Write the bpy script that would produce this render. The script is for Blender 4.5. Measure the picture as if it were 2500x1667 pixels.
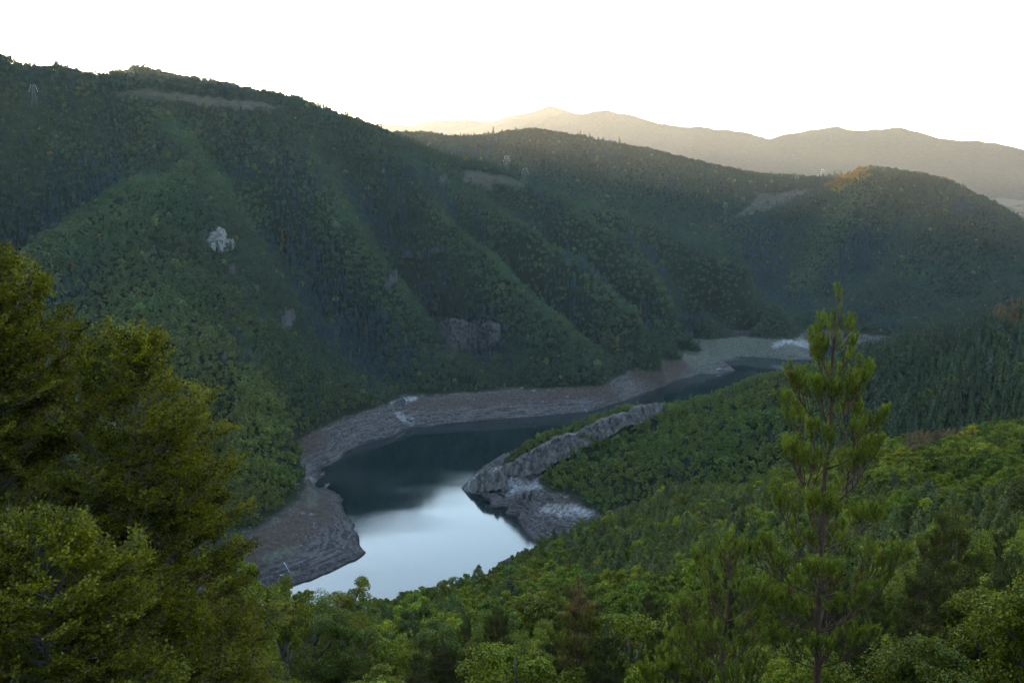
import bpy, math, random
import numpy as np
from mathutils import Vector, Matrix

# ------------------------------------------------------------------ clear
for o in list(bpy.data.objects):
    bpy.data.objects.remove(o)
scene = bpy.context.scene
C = scene.collection
R = math.radians
PI = math.pi

# ------------------------------------------------------------------ camera
CAMZ = 250.0
PITCH = R(10.2)
FPX = 2401.0                      # focal length in photograph pixels (2500 wide)
cam_d = bpy.data.cameras.new('camera')
cam_d.sensor_width = 36.0
cam_d.lens = 36.0 * FPX / 2500.0
cam_d.clip_start = 0.5
cam_d.clip_end = 40000.0
cam = bpy.data.objects.new('camera', cam_d)
C.objects.link(cam)
cam.location = (0, 0, CAMZ)
cam.rotation_euler = (PI / 2 - PITCH, 0, 0)
scene.camera = cam

# ------------------------------------------------------------------ sky, sun, exposure
SUN_AZ = R(-38.0)                 # from the viewing axis (+Y), negative = to the left
SUN_EL = R(5.8)
world = bpy.data.worlds.new('World')
scene.world = world
world.use_nodes = True
wn = world.node_tree
wn.nodes.clear()
w_out = wn.nodes.new('ShaderNodeOutputWorld')
w_bg = wn.nodes.new('ShaderNodeBackground')
w_sky = wn.nodes.new('ShaderNodeTexSky')
w_sky.sky_type = 'NISHITA'
w_sky.sun_disc = False
w_sky.sun_elevation = SUN_EL
w_sky.sun_rotation = SUN_AZ
w_sky.altitude = 800
w_sky.air_density = 1.0
w_sky.dust_density = 0.5
w_sky.ozone_density = 1.0
w_bg.inputs['Strength'].default_value = 0.10
wn.links.new(w_sky.outputs[0], w_bg.inputs['Color'])
wn.links.new(w_bg.outputs[0], w_out.inputs['Surface'])

sun_d = bpy.data.lights.new('sun', 'SUN')
sun_d.energy = 5.0
sun_d.angle = R(0.5)
sun_d.color = (1.0, 0.70, 0.38)
sun = bpy.data.objects.new('sun', sun_d)
C.objects.link(sun)
sdir = Vector((math.sin(SUN_AZ) * math.cos(SUN_EL), math.cos(SUN_AZ) * math.cos(SUN_EL), math.sin(SUN_EL)))
sun.rotation_euler = sdir.to_track_quat('Z', 'Y').to_euler()
sun.location = sdir * 3000

scene.view_settings.view_transform = 'Standard'
scene.view_settings.look = 'None'
scene.view_settings.gamma = 1.0
scene.view_settings.use_curve_mapping = False
scene.view_settings.exposure = 4.15

scene.render.engine = 'CYCLES'
cy = scene.cycles
cy.max_bounces = 5
cy.diffuse_bounces = 2
cy.glossy_bounces = 2
cy.transmission_bounces = 3
cy.volume_bounces = 1
cy.transparent_max_bounces = 4
cy.use_denoising = True
cy.sample_clamp_indirect = 6.0
cy.caustics_reflective = False
cy.caustics_refractive = False
try:
    cy.denoiser = 'OPENIMAGEDENOISE'
    cy.denoising_prefilter = 'ACCURATE'
except Exception:
    pass

# ------------------------------------------------------------------ small helpers
CT, ST = math.cos(PITCH), math.sin(PITCH)

def ray(px, py):
    a, b = px - 1250.0, 833.5 - py
    return np.array([a, FPX * CT + b * ST, -FPX * ST + b * CT])

def at(px, py, D):
    """surveyed point: bearing and elevation, at horizontal distance D metres"""
    d = ray(px, py)
    return np.array([0, 0, CAMZ]) + d * (D / math.hypot(d[0], d[1]))

def atz(px, py, z):
    d = ray(px, py)
    return np.array([0, 0, CAMZ]) + d * ((z - CAMZ) / d[2])

def project(p):
    p = np.atleast_2d(p) - np.array([0, 0, CAMZ])
    f = p[:, 1] * CT - p[:, 2] * ST
    u = p[:, 1] * ST + p[:, 2] * CT
    f = np.where(np.abs(f) < 1e-3, 1e-3, f)
    return 1250 + FPX * p[:, 0] / f, 833.5 - FPX * u / f, f

# ---- gradient noise
_prng = np.random.RandomState(7)
_perm = np.concatenate([_prng.permutation(512)] * 3)
_grad = np.stack([np.cos(np.linspace(0, 2 * PI, 512, endpoint=False)), np.sin(np.linspace(0, 2 * PI, 512, endpoint=False))], 1)

def perlin(x, y, seed=0):
    xi = np.floor(x).astype(int); yi = np.floor(y).astype(int)
    xf, yf = x - xi, y - yi
    u = xf * xf * xf * (xf * (xf * 6 - 15) + 10); v = yf * yf * yf * (yf * (yf * 6 - 15) + 10)
    def g(ix, iy, dx, dy):
        h = _perm[_perm[(ix + seed * 37) & 511] + (iy & 511)]
        return _grad[h, 0] * dx + _grad[h, 1] * dy
    a = g(xi, yi, xf, yf); b = g(xi + 1, yi, xf - 1, yf)
    c = g(xi, yi + 1, xf, yf - 1); d = g(xi + 1, yi + 1, xf - 1, yf - 1)
    return (a + u * (b - a) + v * (c - a + u * (a - b - c + d))) * 1.5

def fbm(x, y, scale, octs=4, seed=0, gain=0.5):
    s = np.zeros_like(x, dtype=float); amp = 1.0; f = 1.0 / scale; tot = 0
    for i in range(octs):
        s += amp * perlin(x * f + 13.7 * i, y * f - 7.3 * i, seed + i); tot += amp
        amp *= gain; f *= 2.03
    return s / tot

def ridged(x, y, scale, octs=3, seed=0):
    s = np.zeros_like(x, dtype=float); amp = 1.0; f = 1.0 / scale; tot = 0
    for i in range(octs):
        s += amp * (1 - np.abs(perlin(x * f + 5.1 * i, y * f + 9.2 * i, seed + i)) * 2); tot += amp
        amp *= 0.5; f *= 2.1
    return s / tot

def smooth(e0, e1, x):
    t = np.clip((x - e0) / (e1 - e0), 0, 1)
    return t * t * (3 - 2 * t)

# ---- objects
def tag(o, label=None, category=None, group=None, kind=None):
    if label: o['label'] = label
    if category: o['category'] = category
    if group: o['group'] = group
    if kind: o['kind'] = kind
    return o

def empty(name, loc=(0, 0, 0), rz=0.0):
    o = bpy.data.objects.new(name, None)
    o.empty_display_size = 0.5
    o.location = loc
    o.rotation_euler = (0, 0, rz)
    C.objects.link(o)
    return o

def link(name, me, parent=None, loc=None):
    o = bpy.data.objects.new(name, me)
    C.objects.link(o)
    if parent is not None: o.parent = parent
    if loc is not None: o.location = loc
    return o

class MB:
    """collects vertices, quads and triangles with numpy and builds one mesh"""
    def __init__(self):
        self.v = []; self.f4 = []; self.f3 = []; self.n = 0; self.m4 = []; self.m3 = []; self.lv = []
    def quads(self, Q, mat=0, lv=None):
        Q = np.asarray(Q, float).reshape(-1, 4, 3); n = len(Q)
        self.v.append(Q.reshape(-1, 3)); self.f4.append(np.arange(n * 4).reshape(-1, 4) + self.n)
        self.m4.append(np.full(n, mat)); self.n += n * 4
        self.lv.append(np.repeat(np.full(n, 0.5) if lv is None else lv, 4))
    def tris(self, T, mat=0, lv=None):
        T = np.asarray(T, float).reshape(-1, 3, 3); n = len(T)
        self.v.append(T.reshape(-1, 3)); self.f3.append(np.arange(n * 3).reshape(-1, 3) + self.n)
        self.m3.append(np.full(n, mat)); self.n += n * 3
        self.lv.append(np.repeat(np.full(n, 0.5) if lv is None else lv, 3))
    def mesh(self, V, F4=None, F3=None, mat=0, lv=0.5):
        V = np.asarray(V, float)
        self.v.append(V); self.lv.append(np.full(len(V), lv))
        if F4 is not None and len(F4):
            self.f4.append(np.asarray(F4) + self.n); self.m4.append(np.full(len(F4), mat))
        if F3 is not None and len(F3):
            self.f3.append(np.asarray(F3) + self.n); self.m3.append(np.full(len(F3), mat))
        self.n += len(V)
    def tube(self, pts, rad, sides=6, mat=0, cap=True):
        pts = np.asarray(pts, float); k = len(pts)
        rad = np.broadcast_to(np.asarray(rad, float), (k,))
        t = np.gradient(pts, axis=0); t /= np.linalg.norm(t, axis=1)[:, None] + 1e-9
        ref = np.array([0.0, 0, 1]) if abs(t[0, 2]) < 0.9 else np.array([1.0, 0, 0])
        a = np.cross(t, ref); a /= np.linalg.norm(a, axis=1)[:, None] + 1e-9
        b = np.cross(t, a)
        th = np.linspace(0, 2 * PI, sides, endpoint=False)
        V = pts[:, None] + rad[:, None, None] * (np.cos(th)[None, :, None] * a[:, None] + np.sin(th)[None, :, None] * b[:, None])
        i = np.arange(k - 1)[:, None] * sides; j = np.arange(sides)[None]; j2 = (j + 1) % sides
        F = np.stack([i + j, i + j2, i + sides + j2, i + sides + j], -1).reshape(-1, 4)
        V = V.reshape(-1, 3)
        F3 = None
        if cap:
            V = np.vstack([V, pts[0], pts[-1]])
            jj = np.arange(sides)
            F3 = np.vstack([np.stack([np.full(sides, k * sides), (jj + 1) % sides, jj], 1),
                            np.stack([np.full(sides, k * sides + 1), (k - 1) * sides + jj, (k - 1) * sides + (jj + 1) % sides], 1)])
        self.mesh(V, F, F3, mat)
    def box(self, c, s, mat=0, rot=None):
        c = np.asarray(c, float); h = np.asarray(s, float) / 2
        V = np.array([[x, y, z] for z in (-1, 1) for y in (-1, 1) for x in (-1, 1)], float) * h
        if rot is not None: V = V @ np.asarray(rot).T
        F = [[0, 2, 3, 1], [4, 5, 7, 6], [0, 1, 5, 4], [2, 6, 7, 3], [0, 4, 6, 2], [1, 3, 7, 5]]
        self.mesh(V + c, F, None, mat)
    def data(self, name, mats, smooth_shade=False):
        me = bpy.data.meshes.new(name)
        V = np.vstack(self.v).astype(np.float32)
        f3 = np.vstack(self.f3) if self.f3 else np.zeros((0, 3), int)
        f4 = np.vstack(self.f4) if self.f4 else np.zeros((0, 4), int)
        loops = np.concatenate([f3.ravel(), f4.ravel()]).astype(np.int32)
        starts = np.concatenate([np.arange(len(f3)) * 3, len(f3) * 3 + np.arange(len(f4)) * 4]).astype(np.int32)
        me.vertices.add(len(V)); me.vertices.foreach_set('co', V.ravel())
        me.loops.add(len(loops)); me.loops.foreach_set('vertex_index', loops)
        me.polygons.add(len(starts)); me.polygons.foreach_set('loop_start', starts)
        mi = np.concatenate([np.concatenate(self.m3) if self.m3 else np.zeros(0), np.concatenate(self.m4) if self.m4 else np.zeros(0)]).astype(np.int32)
        for m in (mats if isinstance(mats, (list, tuple)) else [mats]): me.materials.append(m)
        me.polygons.foreach_set('material_index', mi)
        me.polygons.foreach_set('use_smooth', np.full(len(starts), smooth_shade))
        at_ = me.attributes.new('leaf_value', 'FLOAT', 'POINT')
        at_.data.foreach_set('value', np.concatenate(self.lv).astype(np.float32))
        me.update(calc_edges=True)
        return me
    def build(self, name, mats, parent=None, loc=None, smooth_shade=False):
        return link(name, self.data(name, mats, smooth_shade), parent, loc)

def unit(a):
    return a / (np.linalg.norm(a, axis=-1, keepdims=True) + 1e-9)

# ------------------------------------------------------------------ materials
def new_mat(name):
    m = bpy.data.materials.new(name); m.use_nodes = True
    nt = m.node_tree; nt.nodes.clear()
    return m, nt, nt.nodes.new('ShaderNodeOutputMaterial')

def N(nt, typ, **kw):
    n = nt.nodes.new(typ)
    for k, v in kw.items():
        if k.startswith('i_'):
            key = k[2:]
            n.inputs[int(key) if key.isdigit() else key.replace('_', ' ')].default_value = v
        else: setattr(n, k, v)
    return n

def foliage_mat(name, base, transl=0.35, spread=0.5, use_tint=True, hue_to=None, gloss=0.06):
    """leaf material: own colour, per-leaf variation, per-tree tint, light coming through"""
    m, nt, out = new_mat(name)
    L = nt.links.new
    lv = N(nt, 'ShaderNodeAttribute', attribute_name='leaf_value')
    ramp = N(nt, 'ShaderNodeValToRGB')
    ramp.color_ramp.elements[0].color = (*[c * (1 - spread) for c in base], 1)
    hi = hue_to or base
    ramp.color_ramp.elements[1].color = (*[c * (1 + spread) for c in hi], 1)
    L(lv.outputs['Fac'], ramp.inputs[0])
    col = ramp.outputs[0]
    if use_tint:
        t = N(nt, 'ShaderNodeAttribute', attribute_name='tint'); t.attribute_type = 'INSTANCER'
        mx = N(nt, 'ShaderNodeMix', data_type='RGBA', blend_type='MULTIPLY')
        mx.inputs['Factor'].default_value = 1.0
        L(col, mx.inputs[6]); L(t.outputs['Color'], mx.inputs[7])
        col = mx.outputs[2]
    d = N(nt, 'ShaderNodeBsdfDiffuse'); L(col, d.inputs['Color'])
    tr = N(nt, 'ShaderNodeBsdfTranslucent')
    warm = N(nt, 'ShaderNodeMix', data_type='RGBA', blend_type='MULTIPLY'); warm.inputs['Factor'].default_value = 1.0
    warm.inputs[7].default_value = (1.3, 1.25, 0.6, 1)
    L(col, warm.inputs[6]); L(warm.outputs[2], tr.inputs['Color'])
    ms = N(nt, 'ShaderNodeMixShader'); ms.inputs[0].default_value = transl
    L(d.outputs[0], ms.inputs[1]); L(tr.outputs[0], ms.inputs[2])
    res = ms.outputs[0]
    if gloss > 0:
        g = N(nt, 'ShaderNodeBsdfGlossy', i_Roughness=0.45); g.inputs['Color'].default_value = (1, 1, 1, 1)
        m2 = N(nt, 'ShaderNodeMixShader'); m2.inputs[0].default_value = gloss
        L(res, m2.inputs[1]); L(g.outputs[0], m2.inputs[2]); res = m2.outputs[0]
    L(res, out.inputs['Surface'])
    return m

def rough_mat(name, c1, c2, scale=4.0, rough=0.9, bump=0.4, detail=6.0, dist=0.1, stretch=(1, 1, 1), coords='Object'):
    m, nt, out = new_mat(name); L = nt.links.new
    tc = N(nt, 'ShaderNodeTexCoord'); mp = N(nt, 'ShaderNodeMapping'); mp.inputs['Scale'].default_value = stretch
    L(tc.outputs[coords], mp.inputs['Vector'])
    no = N(nt, 'ShaderNodeTexNoise', i_Scale=scale, i_Detail=detail, i_Roughness=0.65)
    L(mp.outputs[0], no.inputs['Vector'])
    rp = N(nt, 'ShaderNodeValToRGB')
    rp.color_ramp.elements[0].position = 0.32; rp.color_ramp.elements[1].position = 0.68
    rp.color_ramp.elements[0].color = (*c1, 1); rp.color_ramp.elements[1].color = (*c2, 1)
    L(no.outputs['Fac'], rp.inputs[0])
    b = N(nt, 'ShaderNodeBsdfPrincipled', i_Roughness=rough)
    b.inputs['Specular IOR Level'].default_value = 0.2
    L(rp.outputs[0], b.inputs['Base Color'])
    bp = N(nt, 'ShaderNodeBump', i_Strength=bump, i_Distance=dist)
    L(no.outputs['Fac'], bp.inputs['Height']); L(bp.outputs[0], b.inputs['Normal'])
    L(b.outputs[0], out.inputs['Surface'])
    return m

M = {}
M['leaf'] = foliage_mat('broadleaf foliage', (0.048, 0.060, 0.0075), 0.22, 0.6, True, (0.066, 0.072, 0.0070), 0.012)
M['needle_far'] = foliage_mat('conifer foliage', (0.028, 0.042, 0.010), 0.15, 0.5, True, None, 0.02)
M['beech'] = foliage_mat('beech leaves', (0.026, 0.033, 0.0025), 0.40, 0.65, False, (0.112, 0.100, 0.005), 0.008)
M['needle'] = foliage_mat('pine needles', (0.058, 0.082, 0.010), 0.34, 0.6, False, (0.130, 0.148, 0.012), 0.012)
M['needle_dead'] = foliage_mat('withered pine needles', (0.095, 0.055, 0.026), 0.3, 0.5, False, (0.150, 0.082, 0.038), 0.01)
M['bark'] = rough_mat('grey bark', (0.035, 0.028, 0.022), (0.11, 0.09, 0.07), 6.0, 0.95, 0.7, 8, 0.03, (1, 1, 0.25))
M['pine_bark'] = rough_mat('scaly pine bark', (0.022, 0.013, 0.008), (0.095, 0.055, 0.032), 9.0, 0.95, 0.9, 8, 0.03, (1, 1, 0.4))
M['rock'] = rough_mat('grey limestone', (0.009, 0.008, 0.007), (0.125, 0.108, 0.098), 0.30, 0.92, 1.0, 14, 1.2, (1, 1, 0.35))
M['stained_rock'] = rough_mat('stained hillside rock', (0.008, 0.008, 0.007), (0.058, 0.052, 0.050), 0.35, 0.95, 1.0, 14, 1.2, (1, 1, 0.7))
M['white_rock'] = rough_mat('white limestone', (0.012, 0.011, 0.011), (0.20, 0.19, 0.185), 0.28, 0.92, 1.0, 14, 1.0, (1, 1, 1.4))
M['boulder'] = rough_mat('boulder stone', (0.035, 0.030, 0.028), (0.17, 0.15, 0.145), 0.6, 0.92, 0.6, 10, 0.3)
M['steel'] = rough_mat('galvanised steel', (0.06, 0.063, 0.066), (0.12, 0.123, 0.126), 3.0, 0.5, 0.1, 3, 0.01)
M['deadwood'] = rough_mat('bleached driftwood', (0.22, 0.20, 0.18), (0.46, 0.43, 0.39), 4.0, 0.9, 0.5, 6, 0.02, (0.3, 1, 1))
M['boat_paint'] = rough_mat('white boat paint', (0.55, 0.56, 0.57), (0.75, 0.75, 0.74), 2.0, 0.5, 0.1, 4, 0.01)
M['boat_inside'] = rough_mat('worn grey boat floor', (0.14, 0.14, 0.14), (0.27, 0.26, 0.24), 3.0, 0.8, 0.2, 4, 0.01)

# ------------------------------------------------------------------ terrain: ridges, gullies and shores
ctrl = []
ZT = 20.0                         # old high-water line: the wood begins here

def line(pts, step):
    """pts: world points; resample every step metres"""
    pts = np.array(pts)
    seg = np.linalg.norm(np.diff(pts[:, :2], axis=0), axis=1)
    s = np.concatenate([[0], np.cumsum(seg)])
    n = max(2, int(s[-1] / step) + 1)
    q = np.unique(np.concatenate([s, np.concatenate([np.linspace(a, b, max(2, int(round((b - a) / step)) + 1)) for a, b in zip(s[:-1], s[1:])])]).round(3))
    out = np.stack([np.interp(q, s, pts[:, i]) for i in range(3)], 1)
    ctrl.append(out)
    return out

def zline(pp, z, step): return line([atz(x, y, z) for x, y in pp], step)
SKYLINES = []
def dline(pp, step, drop=0.0, push=0.0, deep=0.0, sky=False):
    tap = [min(1, i / 2.0, (len(pp) - 1 - i) / 1.5) for i in range(len(pp))]
    P = [at(x, y, d + push * w) for (x, y, d), w in zip(pp, tap)]
    for p, w in zip(P, tap):
        p[2] -= drop
        if deep: p[2] = max(p[2] - deep * w, min(p[2], ZT + 9))
    if sky: SKYLINES.append(np.array(P))
    return line(P, step)

# --- water line, far (left) shore
shore_far = [(560, 1500), (620, 1462), (683, 1438), (766, 1414), (832, 1385), (886, 1358), (878, 1318), (865, 1277), (840, 1248), (836, 1215), (807, 1186),
             (793, 1165), (795, 1142), (832, 1119), (845, 1103), (890, 1082), (957, 1067), (998, 1045), (1048, 1043), (1081, 1036), (1168, 1028),
             (1305, 1018), (1442, 1005), (1530, 978), (1600, 951), (1625, 943), (1641, 933), (1671, 925), (1710, 915), (1753, 915), (1796, 905), (1776, 890),
             (1822, 879), (1812, 872), (1855, 874), (1932, 881), (1983, 879), (1975, 860), (1998, 839), (2018, 835), (2040, 838), (2090, 850), (2180, 862)]
zline(shore_far, 0.0, 14)
# under water, off that shore
zline([(600, 1530), (760, 1460), (905, 1390), (925, 1310), (890, 1240), (850, 1180), (850, 1140), (920, 1105), (1010, 1075), (1170, 1052), (1310, 1042), (1440, 1030),
       (1560, 985), (1660, 950), (1760, 930), (1850, 905), (1950, 895), (2010, 870)], -7.0, 40)
# tree line, far shore
tree_far = [(509, 1385), (560, 1335), (590, 1318), (640, 1285), (690, 1248), (730, 1215), (743, 1190), (745, 1165), (722, 1130), (712, 1095), (725, 1070), (765, 1050), (850, 1010), (900, 1000), (950, 985),
            (1000, 968), (1100, 962), (1200, 957), (1300, 951), (1400, 945), (1480, 938), (1530, 908), (1580, 890), (1615, 874), (1674, 862), (1680, 818),
            (1694, 800), (1722, 787), (1763, 800), (1817, 799), (1909, 797), (1957, 788), (2008, 795), (2085, 805), (2199, 818), (2330, 830)]
zline(tree_far, ZT, 16)
# --- right spit (limestone spur): water line in front, tip, behind
zline([(1290, 1312), (1255, 1260), (1193, 1231), (1180, 1215), (1127, 1194), (1143, 1169), (1172, 1144), (1197, 1134)], 0.0, 12)
def bearing(px_, D, z): p_ = at(px_, 1000, D); p_[2] = z; return p_
line([bearing(a_, d_, 0.0) for a_, d_ in ((1210, 800), (1260, 812), (1340, 832), (1420, 846), (1508, 858), (1600, 878), (1700, 902), (1800, 922), (1900, 945), (2000, 970), (2100, 1000), (2200, 1040), (2300, 1080))], 16)
line([bearing(a_, d_, -7.0) for a_, d_ in ((1210, 850), (1340, 880), (1508, 905), (1700, 950), (1900, 995), (2000, 1020), (2120, 1060))], 30)
zline([(1265, 1330), (1225, 1265), (1150, 1228), (1105, 1200), (1110, 1170), (1160, 1128)], -6.0, 30)
# near shore (hidden behind the near trees)
zline([(1290, 1312), (1240, 1362), (1150, 1420), (1050, 1480), (950, 1520), (850, 1540), (750, 1560), (650, 1580)], 0.0, 25)
zline([(1180, 1380), (1060, 1440), (950, 1480), (850, 1500), (720, 1530)], -6.0, 35)
# spit crest (ground)
dline([(1150, 1172, 735), (1165, 1157, 738), (1222, 1140, 732), (1312, 1091, 724), (1406, 1054, 724), (1508, 1008, 742)], 12, 0)
dline([(1508, 1008, 742), (1559, 999, 757), (1640, 990, 780), (1738, 976, 800), (1806, 954, 815), (1870, 936, 832), (1968, 912, 850), (2070, 875, 868), (2138, 858, 880), (2248, 820, 885), (2329, 796, 888), (2414, 775, 890), (2500, 757, 890), (2700, 700, 890), (2900, 650, 890)], 30, 0)
for px_, py_, D_ in ((1222, 1140, 732), (1312, 1091, 724), (1360, 1071, 723), (1406, 1054, 724), (1457, 1030, 733), (1508, 1008, 742), (1559, 999, 757), (1640, 990, 780), (1738, 976, 800), (1870, 936, 832)):
    z_ = at(px_, py_, D_)[2]
    ctrl.append(np.array([bearing(px_, D_ + 20, z_ - 9), bearing(px_, D_ + 60, z_ * 0.52)]))
# foot of the limestone face
dline([(1245, 1163, 722), (1279, 1157, 717), (1307, 1146, 714), (1337, 1130, 713), (1383, 1107, 713), (1432, 1075, 718), (1503, 1050, 731), (1580, 1018, 752)], 12, 0)
# front of the spit: old high-water line, then slope up to the foot
zline([(1321, 1173), (1375, 1202), (1429, 1231), (1483, 1240)], ZT + 1, 14)
dline([(1500, 1160, 672), (1600, 1110, 690), (1750, 1060, 700), (1900, 1000, 720), (2050, 965, 735), (2250, 925, 745), (2450, 880, 745)], 40, 6)
# gully between the spit's slope and the near spur
dline([(1483, 1245, 640), (1600, 1215, 640), (1750, 1190, 635), (1900, 1165, 630), (2050, 1135, 630), (2250, 1095, 625), (2450, 1060, 620), (2650, 1000, 610)], 40, 10)
# --- near spur skyline (right)
dline([(1290, 1330, 615), (1380, 1300, 580), (1450, 1278, 560), (1560, 1235, 535), (1650, 1195, 520), (1760, 1192, 500), (1900, 1175, 490), (2050, 1110, 480), (2200, 1075, 470), (2350, 1055, 460), (2500, 1040, 450), (2700, 1000, 440), (2950, 960, 430)], 25, 7)
# --- slope below the camera
for px, prof in {150: ((30, 1720), (60, 1740), (110, 1700), (200, 1640), (340, 1600), (480, 1590)),
                 600: ((30, 1860), (60, 1850), (110, 1720), (200, 1620), (340, 1580), (460, 1568)),
                 950: ((30, 1930), (60, 1860), (110, 1730), (200, 1595), (340, 1525), (440, 1512)),
                 1300: ((30, 1930), (60, 1880), (110, 1715), (200, 1555), (320, 1472), (430, 1420), (520, 1375)),
                 1700: ((30, 1790), (60, 1790), (110, 1640), (200, 1480), (320, 1345), (420, 1265)),
                 2050: ((27, 1745), (60, 1760), (110, 1580), (200, 1400), (300, 1265), (400, 1175)),
                 2450: ((30, 1740), (60, 1740), (110, 1560), (200, 1365), (300, 1230), (380, 1135)),
                 2850: ((30, 1600), (80, 1480), (160, 1300), (260, 1160), (360, 1060))}.items():
    ctrl.append(np.array([at(px, py, d) for d, py in prof]))
ctrl.append(np.array([[0, 0, 247.6], [-15, -4, 248.2], [15, -4, 248.2], [0, -12, 250], [0, -60, 262], [-60, -60, 262], [60, -60, 266], [-150, -150, 285], [150, -150, 305], [0, -150, 295], [14, 8, 243], [-14, 8, 242], [0, 10, 242],
                      [-120, 20, 232], [-260, 60, 190], [-420, 130, 110], [130, 20, 262], [300, 60, 285], [500, 150, 290], [700, 300, 290], [-600, 60, 150], [-600, 250, 45], [-480, 330, 0.0], [-420, 420, 0.0], [-560, 470, 16], [-700, 350, 40]]))
dline([(-300, 120, 1600), (0, 185, 1720), (120, 220, 1760), (240, 240, 1790), (340, 230, 1800), (520, 250, 1820)], 60, 0)
# --- left massif: skyline ridge
SK = 5.0
dline([(-1400, -250, 1300), (-900, -120, 1400), (-600, -50, 1480), (-350, 30, 1560), (-150, 88, 1580), (0, 142, 1600), (46, 163, 1605), (92, 192, 1610), (111, 184, 1610), (153, 178, 1610), (199, 192, 1615), (241, 210, 1620)], 40, SK, sky=True)  # out-of-frame left end raised to keep the sun off the foreground
dline([(241, 206, 1620), (276, 200, 1620), (306, 188, 1615), (337, 174, 1610), (367, 183, 1615), (402, 193, 1620), (498, 211, 1640), (547, 217, 1650), (666, 243, 1665), (727, 257, 1670)], 40, 0.5, sky=True)
dline([(727, 258, 1670), (785, 277, 1675), (850, 292, 1680), (915, 310, 1690), (965, 328, 1700), (1014, 353, 1705), (1068, 374, 1705), (1114, 387, 1700), (1170, 396, 1690), (1232, 414, 1670), (1290, 453, 1640), (1336, 466, 1640)], 40, SK, sky=True)
# shoulder with the pylons
dline([(1120, 440, 1620), (1200, 452, 1600), (1270, 458, 1600)], 30, 0.5)
# big front spur (rounded head, crest towards us, left silhouette)
dline([(383, 289, 1520), (430, 340, 1450), (455, 395, 1370), (471, 423, 1290), (470, 470, 1240), (455, 560, 1160), (480, 680, 1075), (540, 800, 985), (620, 930, 880), (690, 1041, 785), (735, 1130, 698)], 35, SK, -30, -16)
dline([(471, 423, 1290), (400, 446, 1270), (344, 469, 1250), (230, 527, 1210), (115, 599, 1160), (40, 660, 1110), (-80, 740, 1060), (-250, 860, 980)], 35, SK, -30, -16)
for bb in ([(400, 1400, 212), (344, 1375, 192), (230, 1335, 158), (115, 1300, 118), (40, 1260, 95), (-80, 1200, 80), (-250, 1120, 70)],
           [(1400, 1800, 140), (1480, 1770, 118), (1580, 1730, 92), (1669, 1680, 70), (1745, 1630, 55)],
           [(1440, 1600, 128), (1530, 1530, 100), (1610, 1460, 72), (1670, 1390, 45)]):
    line([bearing(*q_) for q_ in bb], 35)
# hollow left of it
dline([(330, 350, 1510), (200, 440, 1500), (80, 540, 1440), (0, 600, 1400), (-150, 700, 1330)], 45, SK)
dline([(250, 300, 1570), (120, 330, 1540), (0, 360, 1510), (-150, 400, 1450)], 50, SK)
# face below left silhouette
dline([(300, 700, 1000), (200, 760, 960), (100, 850, 900)], 60, SK)
dline([(420, 900, 850), (520, 1050, 770), (600, 1180, 675)], 60, SK)
# gully right of the front spur
dline([(517, 380, 1500), (595, 428, 1440), (660, 500, 1370), (723, 565, 1310), (808, 682, 1200), (893, 800, 1105), (946, 925, 1010)], 35, SK + 2, 30, 44)
# spur beyond it
dline([(727, 258, 1670), (730, 340, 1580), (760, 420, 1500), (830, 520, 1400), (900, 640, 1290), (990, 760, 1190), (1080, 870, 1090), (1130, 945, 985)], 40, SK, -30, -16)
# next spurs and gullies to the right
dline([(915, 312, 1690), (960, 400, 1590), (1020, 480, 1500), (1068, 539, 1440), (1183, 634, 1330), (1259, 711, 1250), (1374, 795, 1160), (1470, 880, 1060)], 40, SK, -30, -16)
dline([(860, 400, 1600), (930, 520, 1450), (1010, 640, 1330), (1100, 750, 1225), (1200, 850, 1130), (1260, 930, 1000)], 40, SK + 3, 30, 44)
dline([(1106, 489, 1530), (1163, 565, 1440), (1240, 650, 1360), (1336, 738, 1270), (1420, 800, 1190), (1520, 880, 1090)], 40, SK + 3, 30, 44)
dline([(1125, 460, 1590), (1202, 527, 1500), (1297, 596, 1420), (1355, 642, 1370), (1397, 688, 1320), (1470, 734, 1260), (1560, 802, 1170), (1610, 850, 1110)], 40, SK, -30, -16)
dline([(1230, 475, 1590), (1330, 565, 1490), (1450, 682, 1370), (1560, 762, 1280), (1640, 832, 1180)], 40, SK + 4, 30, 44)
dline([(1336, 466, 1640), (1374, 485, 1610), (1397, 558, 1540), (1508, 634, 1450), (1585, 699, 1370), (1642, 768, 1290), (1680, 812, 1240)], 40, SK, -30, -16)
dline([(1480, 580, 1560), (1590, 665, 1480), (1680, 760, 1390), (1715, 787, 1340)], 40, SK + 5, 30, 44)
dline([(1374, 485, 1660), (1428, 517, 1660), (1500, 542, 1650), (1600, 592, 1610), (1669, 627, 1570), (1745, 680, 1520), (1830, 722, 1460), (1929, 780, 1370)], 40, SK, -30, -16)
# --- middle ridge and dome
dline([(940, 330, 2380), (1053, 326, 2400), (1076, 336, 2400), (1183, 333, 2400), (1267, 319, 2390), (1317, 320, 2380), (1374, 332, 2370), (1470, 357, 2340), (1604, 384, 2320), (1700, 401, 2300), (1745, 418, 2280), (1845, 443, 2260)], 60, SK + 1, sky=True)
dline([(1845, 447, 2260), (1933, 453, 2230), (2013, 450, 2180)], 40, 0.5, sky=True)
dline([(2013, 450, 2180), (2059, 431, 2150), (2097, 415, 2130), (2117, 409, 2120), (2166, 414, 2110), (2250, 426, 2080), (2308, 445, 2060), (2365, 472, 2040), (2423, 498, 2020), (2500, 540, 1990), (2650, 620, 1950), (2850, 700, 1900)], 50, SK, sky=True)
dline([(2117, 445, 2300), (2250, 470, 2280), (2365, 510, 2250), (2500, 590, 2200), (2700, 680, 2150)], 70, 0)
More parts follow.
